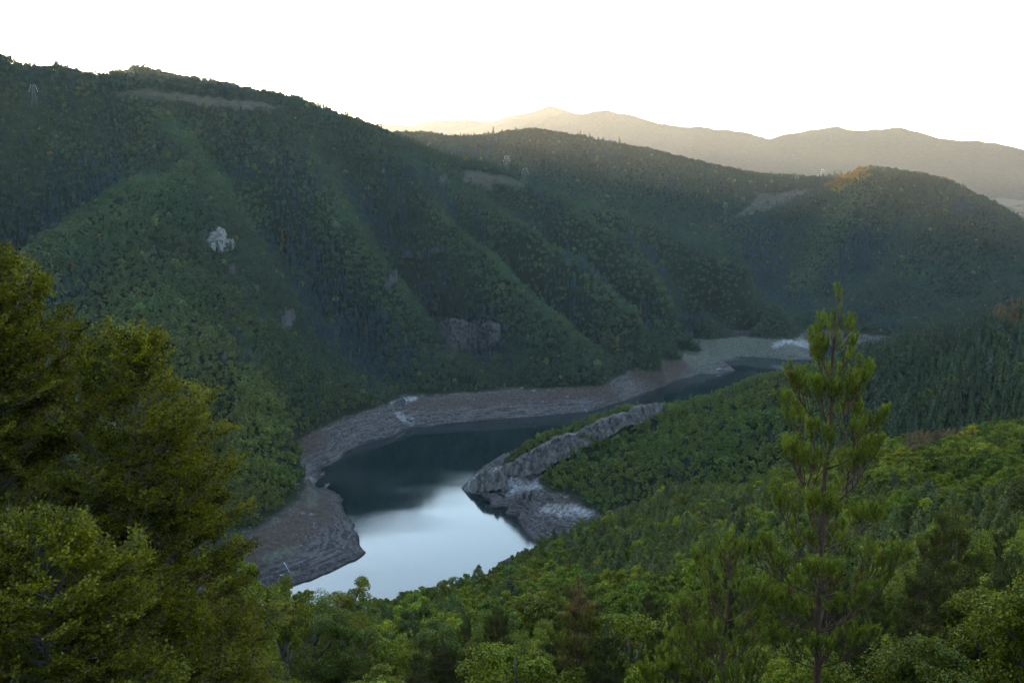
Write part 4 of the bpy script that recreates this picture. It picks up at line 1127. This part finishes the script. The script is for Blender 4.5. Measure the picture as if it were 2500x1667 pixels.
put_broad('broadleaf_tree', 'dark tree between the domed tree and the half-withered pine', 1180, 1560, 62, 2.6, (0.55, 0.65, 0.7), 20000, 0.12)
put_broad('broadleaf_tree', 'fresh yellow-green sapling left of the half-withered pine', 1300, 1568, 46, 1.7, (1.4, 1.35, 0.5), 15000, 0.11, shape=0.6, base=0.0)
put_broad('broadleaf_tree', 'yellow-green crown right of the half-withered pine', 1545, 1528, 66, 2.4, (1.6, 1.35, 0.45), 16000, 0.13)
put_broad('sapling_tree', 'young sapling with large pale leaves at the bottom edge', 940, 1608, 19, 0.75, (2.0, 1.9, 0.6), 900, 0.12, shape=0.6, base=0.0, lobes=8, sub=4)
put_broad('sapling_tree', 'thin sapling with pale leaves below the half-withered pine', 1362, 1630, 17, 0.35, (2.6, 2.5, 1.3), 160, 0.09, shape=0.5, base=0.0, lobes=5, sub=3)
put_broad('broadleaf_tree', 'bright green leafy tree at the right edge, upper of two', 2330, 1240, 85, 4.6, (1.25, 1.2, 0.45), 30000, 0.16, lobes=12, sub=9)
put_broad('broadleaf_tree', 'yellow-green tree low in the right corner', 2400, 1445, 44, 3.0, (1.3, 1.15, 0.4), 32000, 0.12, lobes=13, sub=9)
put_broad('broadleaf_tree', 'leafy tree cut by the bottom right corner', 2290, 1610, 30, 2.0, (1.0, 1.0, 0.45), 22000, 0.09, lobes=12, sub=9)

for (x_, y_, r_) in KEEPOUT: ok &= np.hypot(cx - x_, cyy - y_) > r_
cx, cyy, cz, cd, px, py, rr, is_con, tint, scl, hgt = [a[ok] for a in (cx, cyy, cz, cd, px, py, rr, is_con, tint, scl, hgt)]
dd_ = dd_[ok]
nT = len(cx)
rotz = r2.uniform(0, 2 * PI, nT)
kind = np.where(cd < 620, np.where(is_con, np.array(MID_C)[r2.randint(0, 4, nT)], np.array(MID_B)[r2.randint(0, 6, nT)]),
                np.where(is_con, np.array(FAR_C)[r2.randint(0, 3, nT)], np.array(FAR_B)[r2.randint(0, 5, nT)])).astype(int)
kind = np.where(cd < 150, np.where(is_con, np.array(FINE_C)[r2.randint(0, 3, nT)], np.array(FINE_B)[r2.randint(0, 5, nT)]), kind)

# the largest in view become trees of their own
tp_, tq_, _ = project(np.column_stack([cx, cyy, cz + hgt]))
# canopy horizon: running maximum over nearer crowns, per bearing
order = np.argsort(cd)
bins = np.full(640, 5000.0)             # py of the highest crown so far
vis = np.zeros(nT)
for i in order:
    if cd[i] > 420: break
    half = 2.4 * scl[i] / cd[i] * FPX
    b0, b1 = int((tp_[i] - half + 260) / 4.75), int((tp_[i] + half + 260) / 4.75) + 1
    b0, b1 = max(0, b0), min(640, b1)
    if b1 <= b0: continue
    seg = bins[b0:b1]
    hpx = hgt[i] / cd[i] * FPX * 0.9
    bottom = tq_[i] + hpx
    low_ = min(bottom, 1667.0)
    show = np.clip(np.minimum(seg, low_) - tq_[i], 0, None).mean()
    if -40 < tp_[i] < 2540: vis[i] = show * half * 2
    bins[b0:b1] = np.minimum(seg, tq_[i] + 0.25 * hpx)
single = np.zeros(nT, bool)
single[np.argsort(-vis)[:270]] = True
single &= vis > 60

def two(mbs, lm, bm_): return [(c_.data('crown', lm), t_.data('trunk', bm_, True)) for c_, t_ in mbs]
D_fb, D_fc = two(fine_b, M['leaf'], M['bark']), two(fine_c, M['needle_far'], M['pine_bark'])
D_mb, D_mc = two(mid_b_parts, M['leaf'], M['bark']), two(mid_c_parts, M['needle_far'], M['pine_bark'])

def where_words(x, d):
    if x < 350: s_ = 'behind the tallest beech'
    elif x < 680: s_ = 'around the pointed birch'
    elif x < 880: s_ = 'behind the round willow'
    elif x < 1080: s_ = 'below the bright water'
    elif x < 1250: s_ = 'near the weeping willow'
    elif x < 1400: s_ = 'just left of the half-withered pine'
    elif x < 1600: s_ = 'right of the half-withered pine'
    elif x < 1830: s_ = 'left of the tall pine'
    elif x < 2050: s_ = 'behind the tall pine'
    elif x < 2250: s_ = 'just right of the tall pine'
    else: s_ = 'toward the right edge'
    r_ = 'near' if d < 75 else ('front-row' if d < 130 else ('mid-slope' if d < 220 else 'lower-slope'))
    return s_, r_
ORD = ['leftmost', 'second from left', 'third from left', 'fourth from left', 'fifth from left', 'sixth from left', 'seventh from left', 'eighth from left', 'ninth from left', 'tenth from left', 'eleventh from left', 'twelfth from left',
       'thirteenth from left', 'fourteenth from left', 'fifteenth from left', 'sixteenth from left', 'seventeenth from left', 'eighteenth from left', 'nineteenth from left', 'twentieth from left']
named = {}
for i in np.where(single)[0]:
    fine = cd[i] < 135
    con = is_con[i]
    pool = (D_fc if fine else D_mc) if con else (D_fb if fine else D_mb)
    cm, tm = pool[r2.randint(len(pool))]
    root = empty('pine_tree' if con else 'broadleaf_tree', (cx[i], cyy[i], cz[i] - 0.15), rotz[i]); s_ = scl[i]
    root.scale = (s_, s_, s_ * r2.uniform(0.92, 1.1))
    t_ = link('trunk', tm, root); c_ = link('crown', cm, root)
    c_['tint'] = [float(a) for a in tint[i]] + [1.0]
    if con: tone = 'red-brown' if dd_[i] else ('dark green' if tint[i, 1] < 1.35 else 'mid-green')
    else: tone = 'yellowing' if tint[i, 0] > 1.4 * tint[i, 1] else ('bright green' if tint[i, 1] > 1.5 else ('mid-green' if tint[i, 1] > 1.05 else 'dark green'))
    w1, w2 = where_words(tp_[i], cd[i])
    kn = 'pine' if con else 'broadleaf tree'
    tag(root, None, 'pine' if con else 'tree', 'pines of the near slope' if con else 'broadleaf trees of the near slope')
    named.setdefault((tone, kn, w2, w1), []).append((tp_[i], root))
for (tone, kn, w2, w1), lst in named.items():
    lst.sort(key=lambda q_: q_[0])
    for k, (_, root) in enumerate(lst):
        root['label'] = ('%s %s %s %s' % (tone, w2, kn, w1)) if len(lst) == 1 else '%s of the %s %ss %s' % (ORD[min(k, 19)], tone + ' ' + w2, kn, w1)

# the rest of the wood, one mass to each hillside
def forest_group():
    ng = bpy.data.node_groups.new('forest_scatter', 'GeometryNodeTree')
    ng.interface.new_socket('Geometry', in_out='INPUT', socket_type='NodeSocketGeometry')
    ng.interface.new_socket('Geometry', in_out='OUTPUT', socket_type='NodeSocketGeometry')
    n_ = ng.nodes; L = ng.links.new
    gi = n_.new('NodeGroupInput'); go = n_.new('NodeGroupOutput')
    iop = n_.new('GeometryNodeInstanceOnPoints'); ci = n_.new('GeometryNodeCollectionInfo')
    ci.inputs['Collection'].default_value = src; ci.inputs['Separate Children'].default_value = True; ci.inputs['Reset Children'].default_value = True
    def na(name, typ):
        a = n_.new('GeometryNodeInputNamedAttribute'); a.data_type = typ; a.inputs['Name'].default_value = name; return a.outputs['Attribute']
    cxyz = n_.new('ShaderNodeCombineXYZ'); L(na('spin', 'FLOAT'), cxyz.inputs['Z'])
    L(gi.outputs[0], iop.inputs['Points']); L(ci.outputs[0], iop.inputs['Instance']); iop.inputs['Pick Instance'].default_value = True
    L(na('kind', 'INT'), iop.inputs['Instance Index']); L(cxyz.outputs[0], iop.inputs['Rotation']); L(na('size', 'FLOAT_VECTOR'), iop.inputs['Scale'])
    L(iop.outputs[0], go.inputs[0])
    return ng
FG = forest_group()
def forest(mask, label):
    idx = np.where(mask)[0]
    if len(idx) == 0: return
    me = bpy.data.meshes.new('forest')
    me.vertices.add(len(idx)); me.vertices.foreach_set('co', np.column_stack([cx, cyy, cz - 0.2])[idx].astype(np.float32).ravel())
    def attr(name, typ, key, data):
        a = me.attributes.new(name, typ, 'POINT'); a.data.foreach_set(key, data)
    attr('spin', 'FLOAT', 'value', rotz[idx].astype(np.float32)); attr('kind', 'INT', 'value', kind[idx].astype(np.int32))
    attr('size', 'FLOAT_VECTOR', 'vector', np.column_stack([scl, scl, scl * (0.9 + 0.25 * rr)])[idx].astype(np.float32).ravel())
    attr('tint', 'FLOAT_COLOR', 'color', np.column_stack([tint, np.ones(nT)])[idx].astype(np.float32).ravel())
    o = link('forest', me)
    md = o.modifiers.new('scatter', 'NODES'); md.node_group = FG
    tag(o, label, None, None, 'stuff')
    return o
rest = ~single
rightspur = (cd > 620) & (cd < 1020) & (cx > 20) & (px > 1180)
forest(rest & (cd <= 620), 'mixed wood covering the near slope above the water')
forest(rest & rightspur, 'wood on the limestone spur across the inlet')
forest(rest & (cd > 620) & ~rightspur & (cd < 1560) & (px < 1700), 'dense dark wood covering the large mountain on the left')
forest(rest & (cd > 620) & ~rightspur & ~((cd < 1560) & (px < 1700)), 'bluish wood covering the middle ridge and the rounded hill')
print('trees', nT, 'single', single.sum())

# ------------------------------------------------------------------ rock faces
def vnoise3(P, scale, seed=0):
    return (fbm(P[:, 0] + 0.37 * P[:, 2] * 3, P[:, 1] - 0.21 * P[:, 2] * 3, scale, 3, seed) + fbm(P[:, 2] * 1.3 + P[:, 0] * 0.4, P[:, 1] * 0.6 - P[:, 2], scale, 3, seed + 5)) * 0.7

def rock_face(name, label, top, foot, nu, nv, rough, lean_out=2.0, cat='cliff', seed=0, blocks=3.0, mat=None):
    """a standing face of jointed rock between a top edge and a foot line, with depth behind it"""
    top, foot = np.array(top), np.array(foot)
    def resamp(P_, n_):
        s_ = np.concatenate([[0], np.cumsum(np.linalg.norm(np.diff(P_, axis=0), axis=1))]); q_ = np.linspace(0, s_[-1], n_)
        return np.stack([np.interp(q_, s_, P_[:, c_]) for c_ in range(3)], 1)
    T_, F_ = resamp(top, nu), resamp(foot, nu)
    q0 = np.linspace(0, np.linalg.norm(np.diff(T_, axis=0), axis=1).sum(), nu)
    F_[:, 2] += 3.6 * rough * 0.5 * fbm(q0, q0 * 0.3, 22, 4, seed + 17); T_[:, 2] += 3.0 * rough * 0.5 * fbm(q0, q0 * 0.2, 16, 5, seed + 19)
    F_[:, 2] -= 2.0
    u = np.linspace(0, 1, nv)[:, None, None]
    V = F_[None] * (1 - u) + T_[None] * u                      # nv, nu, 3
    d = unit(-(T_ + F_) / 2 * np.array([1, 1, 0])); d = d[None] * np.ones_like(V)
    Pf = V.reshape(-1, 3)
    along = (np.linspace(0, np.linalg.norm(np.diff(T_, axis=0), axis=1).sum(), nu)[None] * np.ones((nv, 1))).ravel()
    hgt_ = Pf[:, 2]
    # vertical joints and bedding: stepped blocks
    w_ = 0.7 * fbm(along, hgt_, 7, 2, seed)
    bl = np.floor((along + 3 * w_) / blocks); bd = np.floor((hgt_ + 2 * w_) / (blocks * 0.8))
    rnd = (np.sin(bl * 12.9898 + bd * 78.233 + seed) * 43758.5453) % 1.0
    rnd2 = (np.sin(bl * 39.34 + seed) * 24634.63) % 1.0
    off = -2.2 * np.repeat(np.linspace(0, 1, nv), nu) + rough * (0.8 * (rnd - 0.5) + 1.1 * (rnd2 - 0.5) + 1.3 * fbm(along, hgt_ * 0.6, 9, 4, seed + 2) + 0.35 * fbm(along, hgt_, 2.5, 3, seed + 3))
    taper = np.minimum(1, np.minimum(np.linspace(0, 1, nu), np.linspace(1, 0, nu)) * 9)[None] * np.ones((nv, 1))
    vv = np.linspace(0, 1, nv); vert = np.where(vv > 0.97, 0.0, 1.0)[:, None] * np.ones((1, nu))
    Pf = Pf + d.reshape(-1, 3) * ((off + lean_out) * taper.ravel() * vert.ravel() - 2.5 * (1 - taper.ravel() * vert.ravel()))[:, None]
    Pf[:, 2] += rough * 0.5 * fbm(along, hgt_, 6, 2, seed + 9) * (np.repeat(np.linspace(0, 1, nv), nu) > 0.7)
    V = Pf.reshape(nv, nu, 3)
    i = np.arange(nv - 1)[:, None] * nu + np.arange(nu - 1)[None]
    Q = np.stack([i, i + 1, i + 1 + nu, i + nu], -1).reshape(-1, 4)
    mb = MB()
    back = V - d * 9.0; back[..., 2] -= 2.0
    allv = np.vstack([V.reshape(-1, 3), back.reshape(-1, 3)]); off_ = nu * nv
    tq = np.stack([np.arange(nu - 1) + (nv - 1) * nu, np.arange(1, nu) + (nv - 1) * nu, np.arange(1, nu) + (nv - 1) * nu + off_, np.arange(nu - 1) + (nv - 1) * nu + off_], 1)
    mb.mesh(allv, np.vstack([Q, Q[:, ::-1] + off_, tq]))
    o = mb.build(name, mat or M['rock'])
    tag(o, label, cat)
    return o
rock_face('limestone_cliff', 'long pale limestone cliff below the green crest of the spur',
          [at(a, b, D) + np.array([0, 0, dz]) for a, b, D, dz in ((1222, 1143, 726, -1), (1279, 1112, 717, 0), (1312, 1096, 714, 0), (1355, 1072, 713, 0), (1406, 1055, 714, 0), (1457, 1031, 722, 0), (1508, 1008, 732, 0), (1559, 993, 746, 0), (1600, 986, 757, 0), (1622, 990, 762, 0))],
          [at(a, b, D) for a, b, D in ((1230, 1158, 722), (1279, 1160, 713), (1312, 1145, 709), (1337, 1130, 707), (1383, 1107, 707), (1432, 1085, 714), (1503, 1050, 725), (1540, 1034, 736), (1580, 1020, 748), (1622, 1002, 760))],
          300, 40, 2.2, 1.5, seed=3)
rock_face('rock_buttress', 'dark jagged rock buttress rising from the water on the point',
          [at(a, b, D) for a, b, D in ((1255, 1212, 692), (1285, 1200, 685), (1320, 1208, 676), (1352, 1228, 666))],
          [at(a, b, D) for a, b, D in ((1248, 1252, 690), (1285, 1262, 678), (1312, 1268, 668), (1345, 1262, 660))], 90, 30, 2.6, 1.0, 'rock', seed=8, blocks=4.5)
rock_face('rock_buttress', 'ribbed grey rock at the outer tip of the point',
          [at(a, b, D) for a, b, D in ((1150, 1176, 732), (1185, 1150, 728), (1215, 1150, 722), (1238, 1172, 716))],
          [at(a, b, D) for a, b, D in ((1145, 1190, 726), (1180, 1192, 720), (1215, 1196, 712), (1240, 1198, 708))], 70, 24, 2.4, 0.6, 'rock', seed=12, blocks=3.5)

def outcrop(label, pxs, top_py, foot_py, seed, rough=2.2, blocks=4.0, name='rock_outcrop'):
    T_, F_ = [], []
    for a, t_, f_ in zip(pxs, top_py, foot_py):
        f3 = hit(a, f_, 600); D = math.hypot(f3[0], f3[1])
        T_.append(at(a, t_, D + 4)); F_.append(at(a, f_ + 4, D - 5))
    # lift clear of the canopy
    o = rock_face(name, label, T_, F_, 80, 44, rough, 1.5, 'rock', seed, blocks, M['white_rock'] if seed == 21 else M['stained_rock'])
    c_ = np.mean(F_, axis=0)
    return o
for lb, a, t_, f_, sd in OUT:
    outcrop(lb, a, t_, f_, sd, 3.6 if sd in (21, 31) else 2.2, 3.4)

# ------------------------------------------------------------------ rubble on the banks (past counting)
def rubble():
    r = np.random.RandomState(77)
    x = r.uniform(-420, 640, 130000); y = r.uniform(480, 1330, 130000)
    z = ground(x, y); d = np.hypot(x, y)
    px_, py_, _ = project(np.column_stack([x, y, z]))
    cl = fbm(x, y, 14, 3, 55) + 0.4 * fbm(x, y, 70, 2, 56)
    k = (z > 0.1) & (z < ZT + 1) & (px_ > 450) & (px_ < 2350) & (cl > -0.15) & (r.uniform(size=len(x)) < 0.10 + 1.0 * np.clip(cl, 0, 1))
    x, y, z = x[k], y[k], z[k]; n_ = len(x)
    kinds = bpy.data.collections.new('boulder_kinds')
    ico = []
    t = (1 + 5 ** 0.5) / 2
    base = unit(np.array([(-1, t, 0), (1, t, 0), (-1, -t, 0), (1, -t, 0), (0, -1, t), (0, 1, t), (0, -1, -t), (0, 1, -t), (t, 0, -1), (t, 0, 1), (-t, 0, -1), (-t, 0, 1)], float))
    F = [(0, 11, 5), (0, 5, 1), (0, 1, 7), (0, 7, 10), (0, 10, 11), (1, 5, 9), (5, 11, 4), (11, 10, 2), (10, 7, 6), (7, 1, 8), (3, 9, 4), (3, 4, 2), (3, 2, 6), (3, 6, 8), (3, 8, 9), (4, 9, 5), (2, 4, 11), (6, 2, 10), (8, 6, 7), (9, 8, 1)]
    for i in range(5):
        mb = MB(); V = base * r.uniform(0.6, 1.25, (12, 1)) * np.array([1.25, 0.9, 0.7])
        mb.mesh(V, None, F); o = bpy.data.objects.new('boulder_kind_%d' % i, mb.data('boulder', M['boulder'])); kinds.objects.link(o)
    ng = FG.copy()
    for nd in ng.nodes:
        if nd.bl_idname == 'GeometryNodeCollectionInfo': nd.inputs['Collection'].default_value = kinds
    me = bpy.data.meshes.new('rubble'); me.vertices.add(n_); me.vertices.foreach_set('co', np.column_stack([x, y, z]).astype(np.float32).ravel())
    s_ = np.clip(np.exp(r.normal(-0.75, 0.6, n_)), 0.18, 2.8)
    for nm, ty, key, dat in (('spin', 'FLOAT', 'value', r.uniform(0, 6.28, n_)), ('kind', 'INT', 'value', r.randint(0, 5, n_)), ('size', 'FLOAT_VECTOR', 'vector', np.column_stack([s_, s_, s_]).ravel())):
        a = me.attributes.new(nm, ty, 'POINT'); a.data.foreach_set(key, dat.astype(np.int32 if ty == 'INT' else np.float32))
    o = link('rubble', me); md = o.modifiers.new('scatter', 'NODES'); md.node_group = ng
    tag(o, 'loose stones strewn over the bare banks', None, None, 'stuff')
    print('rubble', n_)
rubble()

# a few big pale stones and stranded trunks one can pick out
r4 = np.random.RandomState(91)
def big_stone(label, px_, py_, size):
    p = hit(px_, py_, 450)
    th = np.linspace(0, 2 * PI, 12, endpoint=False); ph = np.linspace(-1.2, 1.35, 7)
    V = np.array([[math.cos(t) * math.cos(f), math.sin(t) * math.cos(f), math.sin(f)] for f in ph for t in th])
    V = V * (1 + 0.55 * fbm(V[:, 0] * 3 + size, V[:, 1] * 3 + V[:, 2] * 2, 1.6, 3, int(size * 10)))[:, None] * np.array([1.2, 0.9, 0.75]) * size
    F = [[a * 12 + b, a * 12 + (b + 1) % 12, (a + 1) * 12 + (b + 1) % 12, (a + 1) * 12 + b] for a in range(6) for b in range(12)]
    mb = MB(); mb.mesh(np.vstack([V, V[-12:].mean(0) + [0, 0, 0.1 * size]]), F, [[72 + b, 72 + (b + 1) % 12, 84] for b in range(12)])
    tag(mb.build('boulder', M['white_rock'], None, p + np.array([0, 0, size * 0.25])), label, 'boulder')
big_stone('big white boulder on the beach behind the pointed birch', 503, 1378, 2.6)
big_stone('pale boulder on the reddish beach under the wood edge', 622, 1328, 1.4)
big_stone('white boulder near the top of the middle bank', 1302, 956, 1.6)
big_stone('small white boulder below the one on the middle bank', 1324, 981, 1.2)
big_stone('grey knob of rock at the middle shoreline bend', 1002, 1026, 3.2)
def log(label, px_, py_, L_, ang):
    p = hit(px_, py_, 450)
    mb = MB(); k = 7; t = np.linspace(-0.5, 0.5, k)
    P_ = np.column_stack([t * L_ * math.cos(ang), t * L_ * math.sin(ang), np.zeros(k)]); gz = ground(p[0] + P_[:, 0], p[1] + P_[:, 1]); P_[:, 2] = gz - p[2] + 0.25 + r4.normal(0, 0.05, k)
    mb.tube(P_, np.linspace(0.30, 0.12, k), 7)
    o = mb.build('driftwood_log', M['deadwood'], None, p); tag(o, label, 'driftwood')
    for j in (2, 4):
        m2 = MB(); a = P_[j]; m2.tube([a, a + np.array([r4.uniform(-0.6, 0.6), r4.uniform(-0.8, 0.8), 0.7])], [0.1, 0.04], 5); m2.build('branch_stub', M['deadwood'], o)
log('bleached driftwood trunk lying on the near beach', 700, 1388, 7.5, -0.9)
log('short driftwood log above the water on the near beach', 690, 1405, 3.0, 0.6)

# ------------------------------------------------------------------ boat drawn up on the far bank
def boat():
    p = hit(1755, 903, 800)
    root = empty('rowing_boat', p + np.array([0, 0, 0.35]), R(35)); tag(root, 'small white boat drawn up on the far bank by the narrows', 'boat')
    L_, W, Hh = 6.5, 2.0, 0.85
    def hull(off, zoff):
        xs = np.linspace(-1, 1, 13); V = []
        for x in xs:
            w = (W / 2 - off) * (1 - abs((x + 0.1) / 1.1) ** 2.6) ** 0.7 if x > -0.75 else (W / 2 - off) * 0.78
            w = max(0.03, w); sh = 0.22 * max(0, x) ** 2
            V.append([[x * L_ / 2, -w, Hh + sh], [x * L_ / 2, -w * 0.75, 0.3 + zoff], [x * L_ / 2, 0, zoff + 0.25 * max(0, x) ** 3], [x * L_ / 2, w * 0.75, 0.3 + zoff], [x * L_ / 2, w, Hh + sh]])
        return np.array(V)
    mb = MB(); V = hull(0, 0); n1, n2 = V.shape[:2]
    F = [[i * n2 + j, (i + 1) * n2 + j, (i + 1) * n2 + j + 1, i * n2 + j + 1] for i in range(n1 - 1) for j in range(n2 - 1)]
    mb.mesh(V.reshape(-1, 3), F); mb.mesh(V[0], [[0, 1, 3, 4]], [[1, 2, 3]]); mb.build('hull', M['boat_paint'], root)
    mb = MB(); V = hull(0.08, 0.12); mb.mesh(V.reshape(-1, 3), F); mb.build('floor_boards', M['boat_inside'], root)
    for x in (-1.6, 0.2, 1.6):
        mb = MB(); mb.box((x, 0, 0.62), (0.35, W * 0.78, 0.05)); mb.build('seat', M['boat_inside'], root)
boat()

# ------------------------------------------------------------------ pylons
def pylon(label, px_, py_, H, rz=0.3, d0=900):
    p = hit(px_, py_, d0)
    root = empty('power_pylon', p - np.array([0, 0, 0.5]), rz); tag(root, label, 'pylon', 'power pylons on the hills')
    def half(z): return 3.0 * (1 - z / H) ** 1.15 * (H / 28) + 0.55
    lv = [0, 0.2 * H, 0.38 * H, 0.54 * H, 0.68 * H, 0.8 * H, 0.9 * H, H]
    for sx in (-1, 1):
        for sy in (-1, 1):
            mb = MB(); mb.tube([[sx * half(z), sy * half(z), z] for z in lv], 0.075, 4); mb.build('leg', M['steel'], root)
    mb = MB()
    for z0, z1 in zip(lv[:-1], lv[1:]):
        a, b = half(z0), half(z1)
        for (s0, s1) in (((-1, -1), (1, -1)), ((1, -1), (1, 1)), ((1, 1), (-1, 1)), ((-1, 1), (-1, -1))):
            mb.tube([[s0[0] * a, s0[1] * a, z0], [s1[0] * b, s1[1] * b, z1]], 0.05, 3); mb.tube([[s1[0] * a, s1[1] * a, z0], [s0[0] * b, s0[1] * b, z1]], 0.05, 3)
            mb.tube([[s0[0] * b, s0[1] * b, z1], [s1[0] * b, s1[1] * b, z1]], 0.05, 3)
    mb.build('bracing', M['steel'], root)
    for z, w in ((0.72 * H, 4.6), (0.84 * H, 3.6), (0.95 * H, 2.6)):
        mb = MB()
        for s in (-1, 1):
            mb.tube([[-0.55, 0.4 * s, z], [-w, 0, z + 0.5]], 0.06, 4); mb.tube([[0.55, 0.4 * s, z], [w, 0, z + 0.5]], 0.06, 4)
        mb.tube([[-w, 0, z + 0.5], [0, 0, z + 1.1], [w, 0, z + 0.5]], 0.06, 4)
        arm = mb.build('cross_arm', M['steel'], root)
        for s in (-1, 1):
            m2 = MB(); m2.tube([[s * w, 0, z + 0.5], [s * w, 0, z - 1.2]], 0.16, 6); m2.build('insulator', M['boat_paint'], arm)
pylon('tall lattice pylon below the summit of the left mountain', 318, 219, 29)
pylon('lattice pylon on the slope at the far left edge', 85, 264, 27)
pylon('lattice pylon catching the sun at the right end of the left ridge', 949, 322, 17, 0.2)
pylon('upper lattice pylon on the grassy shoulder of the left mountain', 1237, 424, 27)
pylon('lower lattice pylon on the grassy shoulder of the left mountain', 1282, 455, 27)
pylon('lattice pylon beside the dull clearing on the middle ridge', 1770, 532, 28, 0.5, 1300)
pylon('lattice pylon in the saddle left of the rounded hill', 2006, 456, 34, 0.5, 1500)
pylon('lattice pylon further left in the saddle', 1945, 458, 24, 0.5, 1500)

# ------------------------------------------------------------------ haze
def haze():
    x0, x1, y0, y1, z0, z1 = -4300, 5700, -400, 9300, -60, 900
    V = [(x, y, z) for z in (z0, z1) for y in (y0, y1) for x in (x0, x1)]
    F = [(0, 2, 3, 1), (4, 5, 7, 6), (0, 1, 5, 4), (2, 6, 7, 3), (0, 4, 6, 2), (1, 3, 7, 5)]
    me = bpy.data.meshes.new('haze'); me.from_pydata(V, [], F)
    m, nt, out = new_mat('evening haze')
    pv = N(nt, 'ShaderNodeVolumePrincipled')
    pv.inputs['Color'].default_value = (0.78, 0.87, 1.0, 1)
    pv.inputs['Density'].default_value = HAZE
    pv.inputs['Anisotropy'].default_value = 0.35
    nt.links.new(pv.outputs[0], out.inputs['Volume'])
    me.materials.append(m)
    tag(link('haze', me), 'thin evening haze filling the valley', None, None, 'stuff')
HAZE = 1.55e-5
haze()
